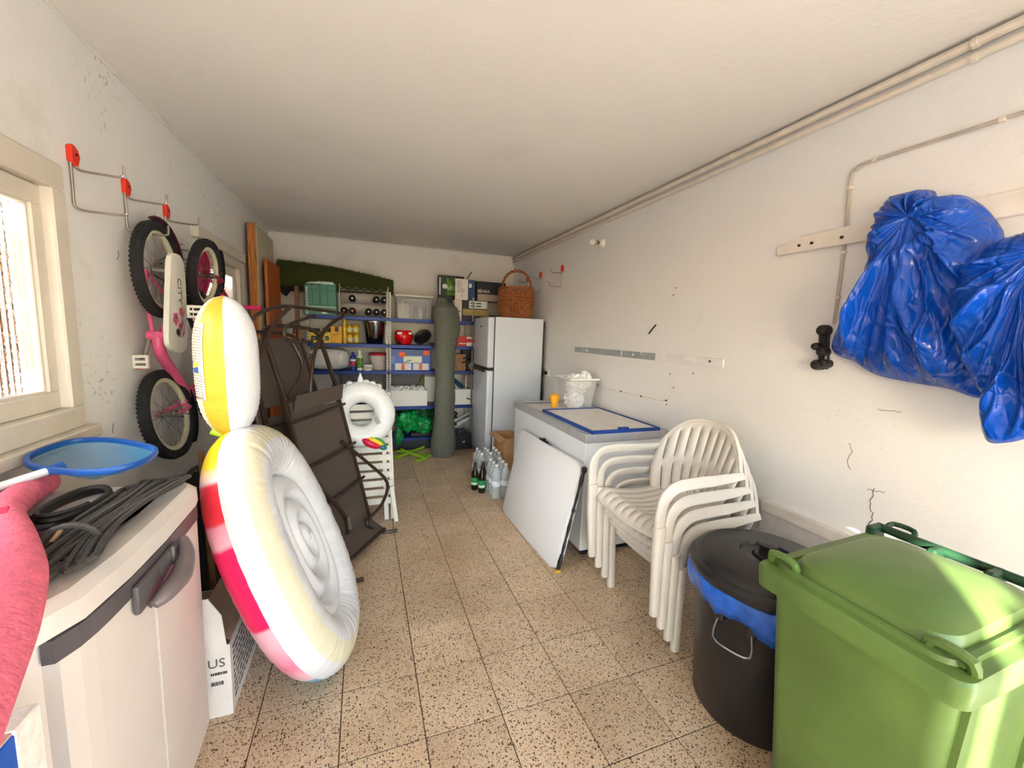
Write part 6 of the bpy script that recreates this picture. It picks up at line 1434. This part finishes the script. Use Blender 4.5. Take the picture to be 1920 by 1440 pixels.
zt = RZ(732, 5.12); bm = NB(); tube(bm, [(ony(850, 712, 5.2).x, 5.2, zt+.12), (ony(868, 730, 5.2).x, 5.2, zt+.015)], .028, 8); t = single('blue_drill', bm, S('tool_blue', 24, 66, 104, rough=.45), 'dark blue hand tool lying on the white drawer box', 'tool', smooth_=True)
bm = NB(); tube(bm, [ony(853, 722, 5.165), ony(859, 730, 5.165)], .006, 6); obj('grip_slot', bm, MATS['label_white'], t)
bm = NB(); pc = ony(884, 713, 5.2); tube(bm, [pc+V((.055*math.cos(a)*(1+.06*(k % 3)), .01*(k % 4), .10*math.sin(a)*(1+.05*(k % 3)))) for k, a in enumerate([2*PI*i/14 for i in range(56)])], .007, 6); single('rope_coil', bm, S('tan_rope', 178, 136, 90, rough=.8), 'tan rope coil on the white drawer box beside the fridge', 'rope', smooth_=True)
bm = NB(); bx(bm, ony(872, 715, 5.2).x-.004, ony(872, 715, 5.2).x+.004, 5.15, 5.3, zt, zt+.17); single('white_divider', bm, M_wh, 'thin white divider between blue tool and rope coil', 'divider')

# --- bottom shelf
S5 = LEV[0]
M_gbag = S('green_film', 26, 168, 82, rough=.22, var=.35, scale=9, bump=1., bscale=18); M_dgbag = S('dark_green_film', 22, 84, 44, rough=.3, var=.2, bump=.8, bscale=18)
for k, (px, py, Y, s, m, lb) in enumerate(((765, 790, 5.20, (.15, .12, .135), M_gbag, 'bright green plastic bag on the bottom shelf behind the swim ring'), (795, 797, 5.21, (.12, .12, .12), M_gbag, 'bright green plastic bag beside the grey roll on the bottom shelf'), (785, 772, 5.33, (.27, .10, .10), M_dgbag, 'dark green sheet folded behind the bright green bags'), (748, 818, 5.08, (.05, .04, .11), M_gbag, 'loose end of green plastic drooping over the bottom shelf edge'))):
    c = ony(px, py, Y); bm = crumple((c.x, Y, c.z), s, k*4.2+.5, .32)
    for v in bm.verts:
        if Y > 5.1: v.co.z = max(v.co.z, S5+.001)
    if k == 0 or k == 1:
        for v in bm.verts: v.co.z = S5+.001+(v.co.z-S5-.001)
    single('green_bag', bm, m, lb, 'bag', smooth_='all')
xa, xb = RX(770, 808, 5.14, 815); bm = NB(); bx(bm, xa, xb+.05, 5.14, 5.3, S5, S5+.05, .006); single('dark_carton', bm, M_blackc, 'flat dark carton under the green bags', 'box')
for k in range(2):
    bm = NB(); p0_, p1_ = ony(850, 800-k*10, 5.2), ony(890, 778-k*9, 5.3); tube(bm, [p0_, p1_+(p1_-p0_)*.4], .022 if k == 0 else .014, 10); single('white_pipe', bm, MATS['white_pole'], ['thick white pipe slanting beside the grey roll', 'thin white pipe slanting above the thick one'][k], 'pipe', smooth_=True)
single('dark_hose', tube(NB(), [V((1.06+.11*math.cos(a), 5.22+.05*math.sin(a), S5+.10+.03*math.sin(a*.7)+.004*k)) for k, a in enumerate([i*.5 for i in range(40)])], .013, 7), M_blk, 'dark coiled hose on the bottom shelf by the fridge', 'hose', smooth_=True)
t, a, b, z0, zt = carton('black_toolbox', 852, 886, 815, 841, 4.97, .12, M_blackc, 'black case with a small white mark on the floor under the shelf', 'case', zb=0)
pm = ony(869, 828, 4.968); bm = NB(); prism(bm, [pm+V((-.018, 0, -.012)), pm+V((.02, 0, -.012)), pm+V((.012, 0, .014))], (0, .002, 0)); obj('white_mark', bm, MATS['label_white'], t); bm = NB(); tube(bm, [(a+.06, 5.03, zt), (a+.07, 5.03, zt+.03), (b-.07, 5.03, zt+.03), (b-.06, 5.03, zt)], .008, 6); obj('handle', bm, M_blk, t, True)
t, a, b, z0, zt = carton('floor_crate', 700, 806, 827, 850, 5.11, .3, S('crate_charcoal', 46, 46, 48, rough=.6), 'low charcoal crate on the floor beneath the bottom shelf', 'crate', zb=0)
# rolled grey mesh standing in front of the shelves
def weave():
    m = S('grey_mesh', 108, 110, 98, rough=.85, var=.18, scale=40, bump=.5, bscale=90, stretch=(1, 1, 2.2)); return m
bm = NB(); rows = []; rb = V((.905, 4.80, 0))
for k in range(61):
    s = k/60; z = 1.86*s; r_ = (.128 if s < .12 else .128-.022*min(1, (s-.12)/.2)) + (.02*max(0, (s-.72)/.2) if s < .92 else .02)
    r_ += .006*math.sin(s*21)+.01*noise.noise(V((s*6, 0, 3)))
    if s > .965: r_ *= 1-(s-.965)*18
    cx_ = rb.x+.04*s+.012*math.sin(s*5); cy_ = rb.y+.16*s; row = []
    for i in range(48):
        a = 2*PI*i/48; sp = .020*((a % (2*PI))/(2*PI)); bulge = 1+(.55*max(0, math.cos(a+.15))**2*max(0, 1-abs(s-.82)/.16))
        row.append(bm.verts.new((cx_+(r_+sp)*bulge*math.cos(a), cy_+(r_+sp)*math.sin(a), z)))
    rows.append(row)
loft(bm, rows); t = thing('mesh_roll', 'tall roll of grey green mesh standing in front of the shelves', 'roll', rb); obj('roll', bm, weave(), t, 'all')
bm = NB(); tube(bm, [(rb.x-.01, 4.955, 1.78), (rb.x, 4.96, 1.90)], [.085, .06], 14); obj('inner_core', bm, weave(), t, True)
# lime green folding frame on the floor
M_lime = S('lime_plastic', 150, 196, 40, rough=.45, var=.1)
t = thing('lime_frame', 'lime green plastic folding legs lying on the floor by the grey roll', 'folding frame', (.55, 4.83, 0))
def strut(a, b, w_, h, nm): bm = NB(); sweep(bm, [a, b], rrect(h, w_, .006, 2), up=(0, 0, 1)); obj(nm, bm, M_lime, t, True)
q = lambda px, py, z: onz(px, py, z)
strut(q(742, 858, .02), q(794, 838, .03), .035, .03, 'leg'); strut(q(752, 843, .045), q(800, 860, .02), .03, .03, 'leg'); strut(q(745, 846, .025), q(770, 849, .03), .05, .02, 'leg'); strut(q(783, 864, .015), q(806, 853, .02), .05, .02, 'foot'); strut(q(792, 848, .03), q(800, 857, .02), .03, .02, 'foot')
